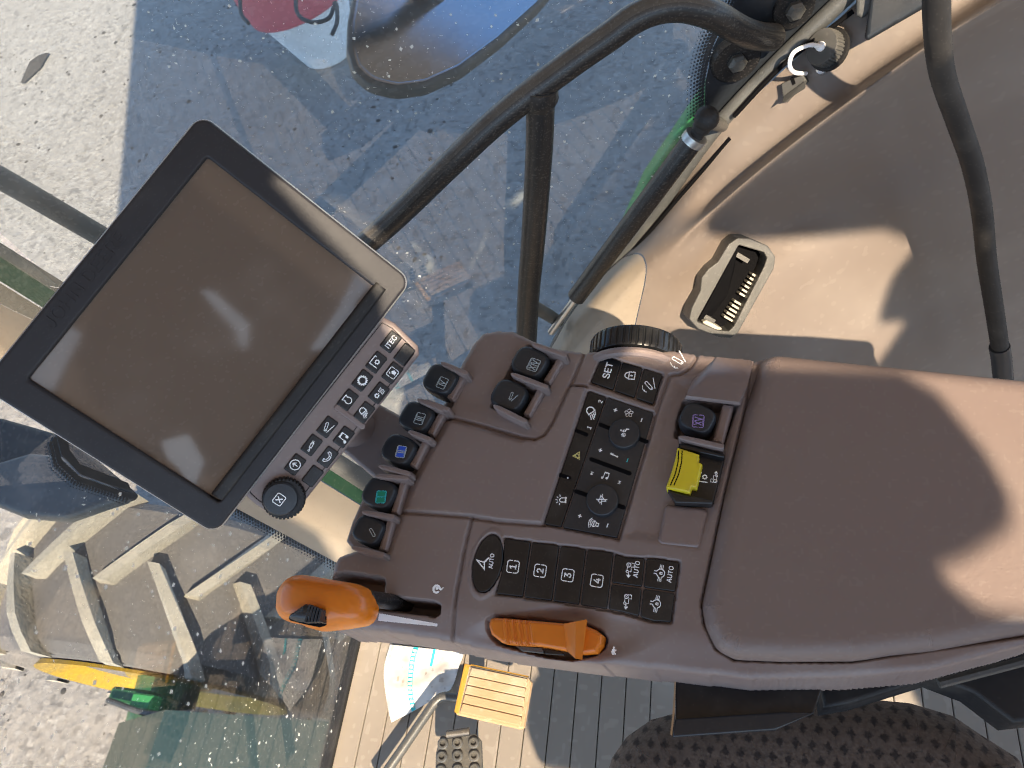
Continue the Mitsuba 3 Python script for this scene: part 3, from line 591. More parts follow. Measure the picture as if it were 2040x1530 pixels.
# climate and radio panel with its lamp strip
R2 = 71
g2 = cut([P(KP2, -.002).buffer(-.0004)], (1222, 750), (1106, 1085)); g2.sort(key=lambda g: g.centroid.x)
ks = key(g2[0], 'narrow glossy black strip with lamp, hazard and beacon marks', 'switch_strip', r=.0006)
sym_at(con, lamp(), (1180, 823), R2 - 35, 30, TOPK, ks); text_at(con, '2', (1196, 800), R2 - 10, 8, TOPK, parent=ks); text_at(con, '1', (1174, 852), R2 - 10, 8, TOPK, parent=ks)
sym_at(con, hazard(), (1150, 908), R2 + 20, 16, TOPK, ks, 'yellow_print'); sym_at(con, beacon(), (1118, 996), R2 + 15, 22, TOPK, ks)
put('slot', slab(con, LineString(con.uvs([(1149, 858), (1168, 866)], TOPK)).buffer(.0016), TOPK, TOPK + .0004, .0003), 'dark_pit', ks)
put('slot', slab(con, LineString(con.uvs([(1116, 946), (1134, 952)], TOPK)).buffer(.0016), TOPK, TOPK + .0004, .0003), 'dark_pit', ks)
sym_at(con, disc(0, 0, .5), (1131, 952), 0, 6, TOPK + .0004, ks)
kc = key(g2[1], 'black climate and radio panel with two round knobs', 'climate_panel', r=.0006, m='black_satin')
for pos, px, g, dg, mm in [((1226, 817), 15, plus(), R2, 0), ((1253, 823), 18, fan(), R2, 0), ((1278, 837), 14, minus(), R2, 0), ((1196, 897), 15, plus(), R2, 0), ((1223, 907), 18, thermo(), R2 - 95, 0), ((1250, 917), 14, minus(), R2, 'teal_print'),
                       ((1179, 943), 11, skip(), R2, 0), ((1207, 948), 20, note(), R2 - 90, 0), ((1234, 961), 11, skip(), R2 + 180, 0), ((1155, 1028), 15, plus(), R2, 0), ((1182, 1043), 22, speaker(), R2, 0), ((1210, 1047), 15, minus(), R2, 0)]:
    sym_at(con, g, pos, dg, px, TOPK, kc, mm or 'white_print')
for a, b in (((1196, 846), (1214, 853)), ((1272, 874), (1288, 880)), ((1178, 915), (1254, 943)), ((1148, 979), (1168, 986)), ((1228, 1006), (1242, 1011))):
    put('slot', slab(con, LineString(con.uvs([a, b], TOPK)).buffer(.0017), TOPK, TOPK + .0005, .0004), 'dark_pit', kc)
for pos, g, px, dg, lb in (((1243, 862), person(), 20, R2 - 5, 'round black knob marked with a seated figure'), ((1199, 995), mute(), 21, R2 - 30, 'round black knob marked with a crossed speaker')):
    c = con.uv(pos, .004); k_ = put('knob', slab(con, Point(c).buffer(.0125, 24), -.003, .004, .0012), 'black_satin', console, label=lb)
    sym_at(con, g, pos, dg, px, .004, k_)
g3 = cut(cut([P(KP3, -.002).buffer(-.0004)], (1243, 705), (1215, 800)), (1286, 715), (1258, 815)); g3.sort(key=lambda g: g.centroid.x)
for g, lb in zip(g3, ('black key marked SET', 'black key with a padlock', 'black key with a lifted link arm')):
    k_ = key(g, lb)
    if 'SET' in lb: text_at(con, 'SET', (1211, 738), 73, 13, TOPK, parent=k_, squeeze=1.0)
    if 'padlock' in lb: sym_at(con, lock(), (1254, 748), 80, 27, TOPK, k_)
    if 'link' in lb: sym_at(con, hitch_arrow(), (1295, 767), 110, 26, TOPK, k_)
sym_at(con, hitch_arrow(), (1352, 716), 130, 30, .0003, console, 'white_print', 'printed_symbol')
sym_at(con, swirl(), (871, 1174), 60, 26, .0018, console, 'white_print', 'printed_symbol')
sym_at(con, tortoise(), (1222, 1298), 80, 22, -.003, console, 'white_print', 'printed_symbol')
sym_at(con, wedge(), (812, 1238), -7, 118, .0014, console, 'white_print', 'printed_wedge')

# big ribbed thumb wheel on the far edge
wa = con.pt((1258, 690), .004); axv = con.v
put('ribbed_wheel', lathe(wa - con.n * .030 - axv * .004, axv, [(.005, 0), (.034, 0), (.0385, .002), (.040, .005), (.040, .017), (.0385, .020), (.034, .022), (.005, .022)], ribs=44, amp=.0012, only=(3, 4)), 'black_gloss', console, smooth=30, label='large ribbed black thumb wheel on the far edge')
arcp = []
for t in np.linspace(-62, 62, 24):
    arcp.append(wa - con.n * .030 - axv * .0085 + (con.u * math.sin(math.radians(t)) + con.n * math.cos(math.radians(t))) * .0375)
put('wheel_collar', tube(np.array(arcp), .0042, 10), 'brown_plastic', console)

# finger levers: paddles, fins and tabs
def lever(pos, fins, tab, sym=None, m='grey_print', deg=60, px=25, r=31, top=.011, spos=None, label=None, wid=1.0, bar=.0034):
    c, e1, e2, k = con.dirs(pos, 156, top * .5); 
    a = np.linspace(0, 2 * math.pi, 40, endpoint=False); p_ = 3.2
    sx = np.sign(np.cos(a)) * np.abs(np.cos(a)) ** (2 / p_); sy = np.sign(np.sin(a)) * np.abs(np.sin(a)) ** (2 / p_)
    pl = Polygon(c + (sx[:, None] * e1 * wid + sy[:, None] * e2 * .88) * r * k)
    pk = put('paddle', pillow(con, pl, [(.90, -.012), (.98, -.004), (1.0, .001), (.985, top * .6), (.93, top * .86), (.83, top * .97), (.68, top), (.3, top + .0002)], .0015), 'black_satin', console, smooth=60, label=label)
    if sym is not None:
        sp_ = spos or pos
        if m in ('blue_print', 'green_print'):
            put('badge', sym_mesh(con, sbox(-.9, -.75, .9, .75).buffer(-.25).buffer(.25), sp_, deg, px, top + .0003, .0002), m, pk, smooth=False)
            put('symbol', sym_mesh(con, sym, sp_, deg, px, top + .0006), 'grey_print' if m == 'blue_print' else 'teal_print', pk, smooth=False)
        else: put('symbol', sym_mesh(con, sym, sp_, deg, px, top + .0003), m, pk, smooth=False)
    for (x0, y0, x1, y1) in fins:
        a_, b_ = con.uv((x0, y0), .015), con.uv((x1, y1), .015); d = (b_ - a_) / np.linalg.norm(b_ - a_); n = np.array([-d[1], d[0]]); L = np.linalg.norm(b_ - a_)
        pl = Polygon([a_ + d * L * s + n * w_ for s, w_ in ((0, 0), (.04, .0013), (.15, .0021), (.5, .0024), (1, .0022))] + [a_ + d * L * s - n * w_ for s, w_ in ((1, .0022), (.5, .0024), (.15, .0021), (.04, .0013))])
        put('fin', slab(con, pl, -.014, .015, .0015), 'brown_plastic', console)
    if tab:
        x0, y0, x1, y1 = tab; a_, b_ = con.uv((x0, y0), .005), con.uv((x1, y1), .005)
        put('tab', slab(con, LineString([a_, b_]).buffer(bar, cap_style='square').buffer(-.001).buffer(.001), -.013, .0055, .003, 5), 'brown_gloss', console)
lever((879, 758), [(877, 721, 930, 744), (843, 796, 893, 816)], (921, 750, 899, 787), roman_sym('IV'), deg=62, spos=(881, 763), label='black finger lever marked IV')
lever((831, 833), [(830, 794, 884, 816), (812, 858, 858, 876)], (880, 822, 860, 858), roman_sym('III'), deg=68, spos=(836, 834), label='black finger lever marked III')
lever((796, 898), [(752, 927, 816, 944), (745, 947, 813, 952)], (846, 882, 825, 922), roman_sym('II'), 'blue_print', 75, px=26, spos=(799, 900), label='black finger lever with a blue badge marked II')
lever((757, 985), [(720, 1019, 784, 1030)], (802, 966, 787, 1014), roman_sym('I'), 'green_print', 82, px=27, spos=(759, 990), label='black finger lever with a green badge marked I')
lever((736, 1058), [(698, 1089, 764, 1106)], (777, 1038, 763, 1088), U(arc(-.6, 0, .22, 90, 270, .12), arc(.6, 0, .22, -90, 90, .12), ln([(-.6, .22), (.6, .22)], .12), ln([(-.6, -.22), (.6, -.22)], .12)), 'grey_print', -62, px=22, spos=(742, 1061), r=29, label='black finger lever marked with a slanted link arm')
lever((1056, 724), [(1058, 683, 1128, 708)], (1116, 716, 1092, 754), roman_sym('XIV'), deg=64, px=27, spos=(1063, 727), r=33, label='black finger lever marked XIV')
lever((1015, 790), [(1016, 743, 1090, 771), (981, 806, 1048, 840)], (1076, 778, 1052, 820), hitch(), deg=50, px=22, spos=(1020, 790), r=33, label='black finger lever with a link arm in a grey patch')
lever((1389, 836), [(1350, 869, 1442, 890)], (1448, 815, 1432, 872), roman_sym('XV'), 'violet_print', 85, px=27, spos=(1391, 839), r=35, label='black finger lever with a violet mark XV', bar=.0042)
put('lever_hood', hull([con.pt(p, h) for p, h in (((1428, 711), .0), ((1498, 719), .001), ((1414, 735), .0075), ((1496, 742), .0085), ((1404, 762), .011), ((1488, 770), .012), ((1368, 788), .0125), ((1472, 801), .0135), ((1364, 795), .010), ((1474, 807), .011), ((1362, 797), -.006), ((1476, 809), -.006), ((1386, 742), -.006), ((1502, 720), -.006))]), 'brown_gloss', console, smooth=45)
# lower shell of the front lever bank
put('lever_shell', slab(con, rnd(con.poly([(722, 990), (700, 1040), (688, 1078), (700, 1092), (768, 1110), (800, 1010)], -.006), .003), -.05, -.006, .003), 'brown_plastic', console)

# yellow power switch
hs = put('power_switch', slab(con, rnd(con.poly([(1352, 886), (1384, 893), (1444, 906), (1442, 922), (1421, 1001), (1396, 1003), (1344, 999), (1328, 976), (1340, 940)], .003), .0012), -.006, .003, .0015), 'black_gloss', console, label='black switch housing with a yellow rocker')
for q, h1 in (([(1352, 883), (1372, 885), (1444, 905), (1442, 912), (1400, 903), (1356, 893)], .011), ([(1330, 974), (1346, 980), (1422, 997), (1417, 1004), (1345, 1001)], .009)):
    put('side_wall', slab(con, con.poly(q, h1), -.004, h1, .0015), 'black_gloss', hs)
yp = con.poly([(1349, 890), (1393, 904), (1391, 919), (1399, 923), (1388, 971), (1378, 969), (1374, 981), (1326, 970), (1337, 940), (1345, 912)], .014)
put('rocker', slab(con, rnd(yp, .0006), -.003, .0135, .002), 'yellow_plastic', hs, label='bright yellow rocker of the power switch')
for o_ in (0, 7):
    put('groove', slab(con, LineString(con.uvs([(1352 + o_, 898), (1351 + o_, 920), (1345 + o_, 945), (1336 + o_, 966)], .0136)).buffer(.0004), .0134, .0138), 'dark_pit', hs, smooth=False)
sym_at(con, pto_tractor(), (1415, 951), 82, 23, .003, hs)
put('blank_cover', slab(con, rnd(con.poly([(1326, 1004), (1411, 1013), (1394, 1093), (1308, 1084)], .0), .004), -.008, .0005, .003, 4), 'brown_gloss', console)

# orange hand wheel
hw0 = rnd(con.poly([(971, 1246), (974, 1232), (982, 1228), (1053, 1234), (1122, 1240), (1150, 1238), (1169, 1246), (1188, 1254), (1202, 1264), (1199, 1285), (1188, 1301), (1159, 1303), (1078, 1288), (1027, 1285), (997, 1281), (976, 1264)], .006), .002)
parts = [hw0]
for x in (1000, 1013, 1026, 1039, 1052): parts = cut(parts, (x - 3, 1200), (x + 12, 1320))
hwk = put('hand_wheel', slab(con, hw0.buffer(-.0005), -.016, .0055, .003, 4), 'orange_plastic', console, label='orange ribbed hand wheel in a dished surround')
parts.sort(key=lambda g: g.centroid.x)
for g in parts[1:6]: put('rib', slab(con, g.buffer(-.0005), .0, .0068, .0028, 4), 'orange_plastic', hwk)
g = max(parts, key=lambda g: g.area); put('rib', slab(con, g.buffer(-.0005), .0, .0068, .0028, 4), 'orange_plastic', hwk)
bl = [con.pt(p, h) for p, h in (((1147, 1238), .016), ((1169, 1234), .016), ((1160, 1314), .016), ((1146, 1312), .016), ((1122, 1243), .006), ((1128, 1296), .006), ((1170, 1238), .0), ((1160, 1314), .0), ((1128, 1296), -.002), ((1122, 1243), .0))]
put('thumb_tab', hull(bl), 'orange_plastic', hwk, smooth=False)
put('clear_window', slab(con, con.poly([(1026, 1287), (1080, 1290), (1082, 1302), (1040, 1297)], -.008), -.012, -.008, .0008), 'grey_plastic', hwk)
put('clear_window', slab(con, con.poly([(1086, 1291), (1120, 1298), (1124, 1306), (1086, 1303)], -.008), -.012, -.008, .0008), 'black_gloss', hwk)

# orange throttle handle on its stem
th = [(556, 1216), (558, 1184), (566, 1168), (577, 1156), (592, 1148), (608, 1146), (634, 1150), (672, 1157), (715, 1164), (735, 1173), (746, 1192), (748, 1214), (739, 1237), (725, 1246), (684, 1253), (640, 1258), (618, 1252), (600, 1244), (581, 1241), (564, 1234)]
HZ = .040
tp = rnd(con.poly(th, HZ), .010)
tk = put('throttle_handle', pillow(con, tp, [(.30, HZ - .027), (.62, HZ - .026), (.84, HZ - .020), (.95, HZ - .012), (1.0, HZ - .002), (.985, HZ + .004), (.93, HZ + .010), (.82, HZ + .0155), (.64, HZ + .0195), (.40, HZ + .0215), (.12, HZ + .0222)], .0015), 'orange_plastic', console, smooth=True, label='orange throttle handle with a black thumb roller')
put('recess', slab(con, rnd(con.poly([(566, 1233), (612, 1199), (628, 1201), (648, 1214), (652, 1226), (642, 1243), (625, 1247), (596, 1241)], HZ + .0195), .0025), HZ - .004, HZ + .0195, .0006), 'dark_pit', tk)
rp = rnd(con.poly([(572, 1232), (612, 1203), (626, 1205), (644, 1216), (647, 1227), (637, 1239), (612, 1241), (594, 1239)], HZ + .02), .0015)
put('thumb_roller', pillow(con, rp, [(.95, HZ + .008), (1.0, HZ + .0195), (.92, HZ + .023), (.7, HZ + .0262), (.3, HZ + .0274)], .001), 'black_satin', tk, smooth=50)
for k in range(5):
    a_ = con.uv((616 + 5.5 * k, 1206 + 2.2 * k), HZ + .028); b_ = con.uv((607 + 6.5 * k, 1238 - .3 * k), HZ + .028)
    put('ridge', slab(con, LineString([a_, b_]).buffer(.0008), HZ + .016, HZ + .0276, .0005), 'black_satin', tk)
s0, s1 = con.pt((735, 1194), HZ - .004), con.pt((812, 1204), -.03)
put('stem', tube(smoothline([con.pt((715, 1195), HZ - .004), s0, (s0 + s1) / 2 + con.n * .004, s1], 6), .0062, 14), 'black_metal', tk)

# bracket under the rest
br = thing('armrest_bracket', 'black angled steel bracket under the armrest console beside the seat', 'bracket')
flb = Fr((0, 0, .585), (0, 0, 1), (1, 0, 0))
put('box_plate', slab(flb, flb.poly([(1345, 1330), (1650, 1330), (1622, 1420), (1545, 1452), (1346, 1466)]), -.004, 0, .0015, bottom=True), 'black_gloss', br)
put('side_plate', quads([[flb.pt((1344, 1350), .004), flb.pt((1347, 1352), .004)], [flb.pt((1340, 1420), .004), flb.pt((1344, 1420), .004)], [flb.pt((1335, 1463), .004), flb.pt((1339, 1466), .004)]]), 'pedal_tan', br, smooth=False)
put('lower_lip', slab(flb, flb.poly([(1345, 1432), (1560, 1418), (1622, 1420), (1545, 1454), (1340, 1468)], .004), 0, .004, .0015), 'black_satin', br)
put('support_arm', slab(flb, flb.poly([(1630, 1310), (2200, 1180), (2200, 1420), (2020, 1440), (1940, 1380), (1860, 1350), (1700, 1400), (1640, 1410)], -.05), -.09, -.05, .004), 'black_rubber', br)
put('speckled_edge', tube([flb.pt((1870, 1362), -.02), flb.pt((2060, 1312), -.02)], .0035, 8), 'grey_plastic', br)

# ------------------------------------------------------------------ the display on its arm
MO = np.array([-.3661, .2887, .8198]); MU = np.array([.5582, .8007, .2176]); MNv = np.array([.5003, -.5340, .6815])
mon = Fr(MO, MNv, MU)
W2, H2, IW, IH = .2493 / 2, .1936 / 2, .2031 / 2, .1579 / 2
disp = thing('display', 'dark touch display with a thin pale rim on an arm ahead of the console', 'monitor')
rr_ = lambda w, h, r, dy=0: sbox(-w, -h + dy, w, h + dy).buffer(-r).buffer(r, 8)
put('rim', slab(mon, rr_(W2, H2, .011).difference(rr_(W2 - .006, H2 - .006, .008)), -.014, -.0025, .002, bottom=True), 'bezel_rim', disp)
put('back_shell', slab(mon, rr_(W2 - .004, H2 - .004, .011), -.045, -.012, bottom=True), 'black_satin', disp)
scrn = rr_(IW, IH, .002, -.0043)
put('bezel', slab(mon, rr_(W2 - .0012, H2 - .0012, .010).difference(scrn), -.004, 0, .0022), 'bezel', disp, smooth=40)
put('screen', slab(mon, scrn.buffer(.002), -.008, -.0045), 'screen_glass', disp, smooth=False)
put('sun_lip', slab(mon, sbox(-IW + .002, -IH - .0043 - .0015, IW + .004, -IH - .0043 + .0085), -.0045, .002, .0025), 'black_rubber', disp)
t = meshkit.text_mesh('JOHN DEERE', .0088, .0006); v = np.array(t.vertices); v = v - [(v[:, 0].min() + v[:, 0].max()) / 2, (v[:, 1].min() + v[:, 1].max()) / 2, 0]
v = v * [1.12, 1, 1] + [-.022, H2 - .0105, 0]
put('embossed_lettering', trimesh.Trimesh(mon.w(v), t.faces, process=False), 'bezel', disp, smooth=False)
# row of keys beside the display
nav = Fr(mon.o - mon.n * .0046, mon.n, mon.u)
npx = [(758, 628), (776, 638), (788, 645), (834, 690), (836, 708), (716, 862), (596, 1014), (578, 1030), (562, 1034), (546, 1030), (508, 1006), (490, 990), (482, 974), (620, 802)]
nb = rnd(nav.poly(npx, 0), .003)
bar = put('key_bar', slab(nav, nb, -.016, 0, .003, 4, bottom=True), 'brown_plastic', disp, label='brown key bar with two rows of black keys')
put('rim_line', slab(nav, nb.buffer(-.0042).difference(nb.buffer(-.0048)), 0, .0003), 'dark_pit', bar, smooth=False)
for a_, b_ in (((672, 812), (722, 850)),):
    put('divider', slab(nav, LineString(nav.uvs([a_, b_], .001)).buffer(.0024), -.002, .0015, .001), 'brown_gloss', bar)
RN = 52
left = [((779, 681), 'iTEC'), ((750, 722), pto()), ((722, 758), gear(0, 0, .62, 14, .25, .18)), ((693, 797), engine()), ((652, 851), hitch()), ((621, 887), cylinder()), ((588, 926), up_arrow())]
rgt = [((806, 706), None), ((782, 743), seatsym()), ((755, 783), hvac()), ((726, 822), lamp()), ((685, 871), note()), ((653, 911), phone()), ((623, 949), None)]
nl = {0: ['black key marked iTEC', 'black key with a shaft gear in a bracket', 'black key with a cog ring', 'black key with an engine outline', 'black key with a link arm', 'black key with a ram', 'black key with a circled arrow'],
      1: ['blank black key at the upper end', 'black key with a framed seat', 'black key with a snowflake and heat', 'black key with a work lamp', 'black key with a music note', 'black key with a handset', 'blank black key at the dial end']}
for s_, lst in enumerate((left, rgt)):
    for k, (pos, g) in enumerate(lst):
        c, e1, e2, kk = nav.dirs(pos, RN, .0015)
        hx, hy = 20 * kk, 13.5 * kk
        pl = rnd(Polygon([c + e1 * sx * hx + e2 * sy * hy for sx, sy in ((-1, -1), (1, -1), (1, 1), (-1, 1))]), .0012)
        k_ = put('key', slab(nav, pl, -.003, .0015, .0009), 'black_gloss', bar, label=None)
        labels[k_] = {'label': nl[s_][k]}
        if isinstance(g, str):
            t = meshkit.text_mesh(g, 1.0, 1.0, True); v = np.array(t.vertices); b0_, b1_ = v.min(0), v.max(0); qv = (v[:, :2] - (b0_[:2] + b1_[:2]) / 2) * [.95 * kk * 10, kk * 10]
            sym = trimesh.Trimesh(nav.w(np.c_[c + qv[:, :1] * e1 + qv[:, 1:2] * e2, .0015 + v[:, 2] * .00025]), t.faces, process=False)
        elif g is not None: sym = sym_mesh(nav, g, pos, RN if k != 3 or s_ == 0 else RN - 10, 24, .0015)
        else: continue
        scene[k_.replace('key_bar__key', 'key_bar__key_symbol')] = mikit.ply(sym, 'white_print')
dc_ = nav.pt((560, 994), .002)
dial = put('dial', lathe(nav.pt((566, 990), 0), nav.n, [(.004, 0), (.0165, 0), (.0165, .006), (.0158, .0075), (.004, .0075)], ribs=34, amp=.0012, only=(1, 2, 3)), 'black_rubber', bar, smooth=30, label='round ribbed black dial with a framed cross')
put('dial_cap', lathe(nav.pt((559, 994), .009), nav.n, [(.004, -.004), (.0132, -.004), (.0132, 0), (.0122, .0013), (.003, .0017)], 40), 'black_satin', bar)
scene['display__key_bar__dial_symbol'] = mikit.ply(sym_mesh(nav, U(frame(.9, .8, .14, .3, False), ln([(-.35, .45), (.35, -.45)], .2), ln([(-.35, -.45), (.35, .45)], .15)), (556, 995), RN, 26, .0109), 'white_print')
armf = Fr(con.o - con.n * .035, con.n, con.u)
put('support_arm', slab(armf, rnd(armf.poly([(640, 800), (730, 790), (770, 812), (862, 862), (868, 900), (812, 950), (760, 966), (690, 905), (640, 870)], 0), .004), -.02, 0, .004, bottom=True), 'brown_plastic', disp, label='brown arm carrying the display')
mb = mon.w([[.0, -.03, -.04]])[0]; ab = armf.pt((720, 860), -.01)
put('support_post', tube([mb, (mb + ab) / 2, ab], .02, 16), 'brown_plastic', disp)

# ------------------------------------------------------------------ things on the right-hand wall
rail = thing('grab_rail', 'bent black tubular grab rail with a worn dusty top inside the window', 'handrail')
RP = [onw(p, .055) for p in [(600, 600), (690, 520), (790, 432), (900, 325), (1000, 232), (1130, 132), (1215, 72), (1262, 38), (1310, 18), (1362, 14), (1420, 30)]] + [onw((1470, 58), .046), onw((1508, 72), .03), onw((1540, 74), .012)]
put('bar', tube(smoothline(RP, 8), .0115, 20), 'black_metal', rail)
put('upright', tube(smoothline([onw((1077, 170), .055), onw((1074, 300), .055), onw((1062, 480), .055), onw((1052, 600), .055), onw((1046, 760), .055)], 5), .0125, 20), 'black_metal', rail)
put('weld', lathe(onw((1076, 186), .055), onw((1074, 230), .055) - onw((1076, 186), .055), [(.0145, -.006), (.016, .004), (.0128, .012)], 20), 'black_metal', rail)
put('stay', tube([onw((1062, 610), .055), onw((1090, 626), .045), onw((1112, 640), .02)], .0075, 14), 'worn_steel', rail)
fg = onw((1462, 112), .0)
put('flange', lathe(fg, WN, [(.002, .0), (.023, .0), (.023, .006), (.021, .009), (.002, .009)], 36), 'black_metal', rail)
put('bolt', lathe(fg + WN * .009, WN, [(.001, 0), (.009, 0), (.009, .004), (.006, .007), (.001, .007)], 6), 'worn_steel', rail, smooth=False)
fg2 = onw((1578, 12), .0)
put('flange', lathe(fg2, WN, [(.002, .0), (.018, .0), (.018, .006), (.002, .006)], 36), 'black_metal', rail)
put('bolt', lathe(fg2 + WN * .006, WN, [(.001, 0), (.009, 0), (.009, .004), (.006, .007), (.001, .007)], 6), 'worn_steel', rail, smooth=False)
strut = thing('gas_strut', 'black gas strut with a ball joint lying along the window sill', 'strut')
G = [onw((1386, 272), .050), onw((1148, 592), .050)]
put('cylinder', tube([G[0] + (G[1] - G[0]) * t for t in np.linspace(0, 1, 12)], .0105, 20), 'black_metal', strut)
put('rod', tube([onw((1148, 592), .050), onw((1098, 662), .046)], .0045, 12), 'steel', strut)
put('end_cap', tube([onw((1388, 270), .050), onw((1378, 283), .050)], .0116, 20), 'steel', strut)
jd = onw((1408, 236), .052)
put('ball_socket', tube(smoothline([onw((1386, 272), .05), onw((1396, 256), .051), jd], 5), [.0065] * 5 + [.0085] * 5 + [.0105], 16), 'black_rubber', strut)
bs = trimesh.creation.icosphere(subdivisions=3, radius=.0112); bs.apply_translation(jd)
put('ball', bs, 'black_rubber', strut, smooth=True)
put('stud', tube([jd, onw((1424, 246), .035), onw((1442, 250), .005)], .0065, 14), 'worn_steel', strut)

wf = wall_frame((1458, 580), (1500, 500))
sk = thing('accessory_socket', 'open grey plastic pocket with a dark inside and pale comb ribs on the side panel', 'storage pocket')
orim = rnd(wf.poly([(1470, 474), (1494, 475), (1530, 490), (1545, 512), (1542, 535), (1470, 664), (1455, 674), (1432, 672), (1390, 655), (1373, 636), (1378, 614), (1395, 580), (1398, 553), (1412, 535), (1430, 522), (1452, 486)], .022), .004)
irim = rnd(wf.poly([(1472, 488), (1522, 503), (1528, 514), (1522, 532), (1462, 650), (1452, 660), (1430, 658), (1388, 640)], .022), .002)
put('rim', slab(wf, orim.difference(irim), -.012, .022, .0012, 4), 'grey_plastic', sk, smooth=45)
put('floor', slab(wf, irim.buffer(.002), -.002, .001), 'dark_pit', sk, smooth=False)
fo = [wf.pt(p, h) for p, h in (((1470, 492), .021), ((1390, 640), .021), ((1420, 628), .006), ((1448, 590), .006), ((1462, 540), .006), ((1466, 505), .006))]
put('flap', hull(fo), 'dark_pit', sk, smooth=False)
for a_, b_ in (((1468, 507), (1492, 521)), ((1396, 626), (1424, 642))):
    put('hinge_bar', slab(wf, LineString(wf.uvs([a_, b_], .016)).buffer(.0026, cap_style='flat'), .004, .016, .0006), 'grey_plastic', sk)
put('latch', slab(wf, rnd(wf.poly([(1398, 642), (1408, 638), (1440, 655), (1430, 662)], .018), .001), .003, .018, .001), 'ivory_plastic', sk)
for k in range(12):
    if k == 6: continue
    t = k / 11; x, y = 1510 - 56 * t, 549 + 84 * t
    put('comb_rib', slab(wf, LineString(wf.uvs([(x - 11, y - 3), (x + 6, y + 7)], .012)).buffer(.0011, cap_style='flat'), .002, .012), 'ivory_plastic', sk, smooth=False)

# connectors on the sill
cf = wall_frame((1590, 150), (1700, 60))
cap = thing('round_connector', 'dark round screw cap with a pale strap loop on the window sill', 'connector')
cn = cf.n * .75 + np.array([-.5, -.1, .3]); cn /= np.linalg.norm(cn)
cp = cf.pt((1652, 98), .006)
put('ribbed_cap', lathe(cp, cn, [(.003, 0), (.0158, 0), (.0158, .010), (.0145, .0125), (.003, .0125)], ribs=30, amp=.001, only=(1, 2)), 'grey_plastic', cap, smooth=30)
put('ring', lathe(cp, cn, [(.0155, -.002), (.0185, -.002), (.0185, .002), (.0155, .002)], 30), 'black_rubber', cap)
loop = [cp + cn * .014, cf.pt((1612, 90), .03), cf.pt((1582, 104), .034), cf.pt((1573, 128), .032), cf.pt((1582, 144), .02), cf.pt((1606, 146), .004)]
put('strap', tube(smoothline(loop, 8), .0019, 10), 'white_plastic', cap)
put('strap_knob', lathe(cp + cn * .0125, cn, [(.001, 0), (.0042, 0), (.0042, .002), (.001, .003)], 20), 'white_plastic', cap)
put('screw', lathe(cf.pt((1638, 136), .0), cf.n, [(.001, 0), (.0055, 0), (.005, .0025), (.001, .003)], 16), 'steel', cap)
up = thing('socket_plate', 'small grey socket plate with an open cover beside the round connector', 'socket')
put('plate', slab(cf, rnd(cf.poly([(1556, 166), (1600, 148), (1606, 160), (1578, 186), (1560, 205)], .008), .001), -.004, .008, .001), 'grey_plastic', up)
put('port', slab(cf, cf.poly([(1574, 156), (1580, 152), (1585, 166), (1579, 170)], .0084), .008, .0086), 'dark_pit', up, smooth=False)
put('cover', hull([cf.pt(p, h) for p, h in (((1560, 196), .006), ((1606, 162), .006), ((1604, 176), .018), ((1558, 206), .018), ((1606, 160), .012), ((1562, 192), .012))]), 'grey_plastic', up, smooth=False)
hk = thing('black_bracket', 'black moulded bracket fixed at the top of the side panel', 'bracket')
hf = wall_frame((1780, 60), (1860, 0))
put('arm', slab(hf, rnd(hf.poly([(1738, -30), (1870, -40), (1856, 8), (1790, 46), (1728, 82), (1722, 76)], .03), .002), -.01, .03, .004), 'black_satin', hk)
put('foot', slab(hf, rnd(hf.poly([(1706, -20), (1742, -30), (1738, 20), (1716, 38), (1704, 30)], .02), .002), -.01, .02, .003), 'grey_rubber', hk)

cab = thing('rubber_cable', 'thick black rubber cable hanging over the side panel', 'cable')
CP = [onw(p, o) for p, o in [((1866, -60), .15), ((1867, 60), .15), ((1878, 150), .145), ((1908, 240), .14), ((1938, 330), .14), ((1956, 420), .145), ((1966, 520), .155), ((1980, 610), .17), ((1992, 690), .185)]]
put('cable_body', tube(smoothline(CP, 8), .0088, 18), 'black_rubber', cab)
put('end_sleeve', tube([onw((1991, 690), .185), onw((1995, 715), .19), onw((2000, 770), .205)], .0102, 18), 'black_satin', cab)

# ------------------------------------------------------------------ on the floor: paper, pedals, seat
pz = Fr((0, 0, .012), (0, 0, 1), (1, 0, 0))
pap = thing('paper_sheet', 'crumpled white paper sheet with a blue printed band on the floor mat', 'paper')
c4 = [pz.pt(p) for p in ((778, 1285), (925, 1300), (900, 1375), (782, 1440))]
rows = []
for t in np.linspace(0, 1, 16):
    rows.append([(c4[0] * (1 - s) + c4[1] * s) * (1 - t) + (c4[3] * (1 - s) + c4[2] * s) * t + np.array([0, 0, .004 * math.sin(5 * s + 3 * t) * math.sin(7 * t) + .003]) + np.array([-.012 * math.sin(t * 3.1) * (1 - s), 0, 0]) for s in np.linspace(0, 1, 16)])
rows = np.array(rows); put('sheet', quads(rows), 'paper', pap, smooth=True)
put('printed_band', quads(rows[:, 5:7] + [0, 0, .0012]), 'teal_print', pap, smooth=False)
for k in range(14):
    b_ = rows[1 + k, 5] * .5 + rows[1 + k, 6] * .5 + [0, 0, .0018]
    put('printed_mark', boxm(b_, (.003, .0022, .0002)), 'paper', pap, smooth=False)
put('printed_line', quads(rows[:6, 9:11] * np.array([1, 1, 1]) * .5 + rows[:6, 9:10] * .5 + [0, 0, .0012]), 'teal_print', pap, smooth=False)
bp = thing('brake_pedal', 'tan slatted brake pedal pad with an amber edge on the cab floor', 'pedal')
pf = Fr((0, 0, .10), (.12, -.1, 1), (1, 0, 0))
ped = pf.poly([(926, 1322), (1052, 1348), (1059, 1358), (1043, 1450), (1034, 1453), (908, 1424), (904, 1416)])
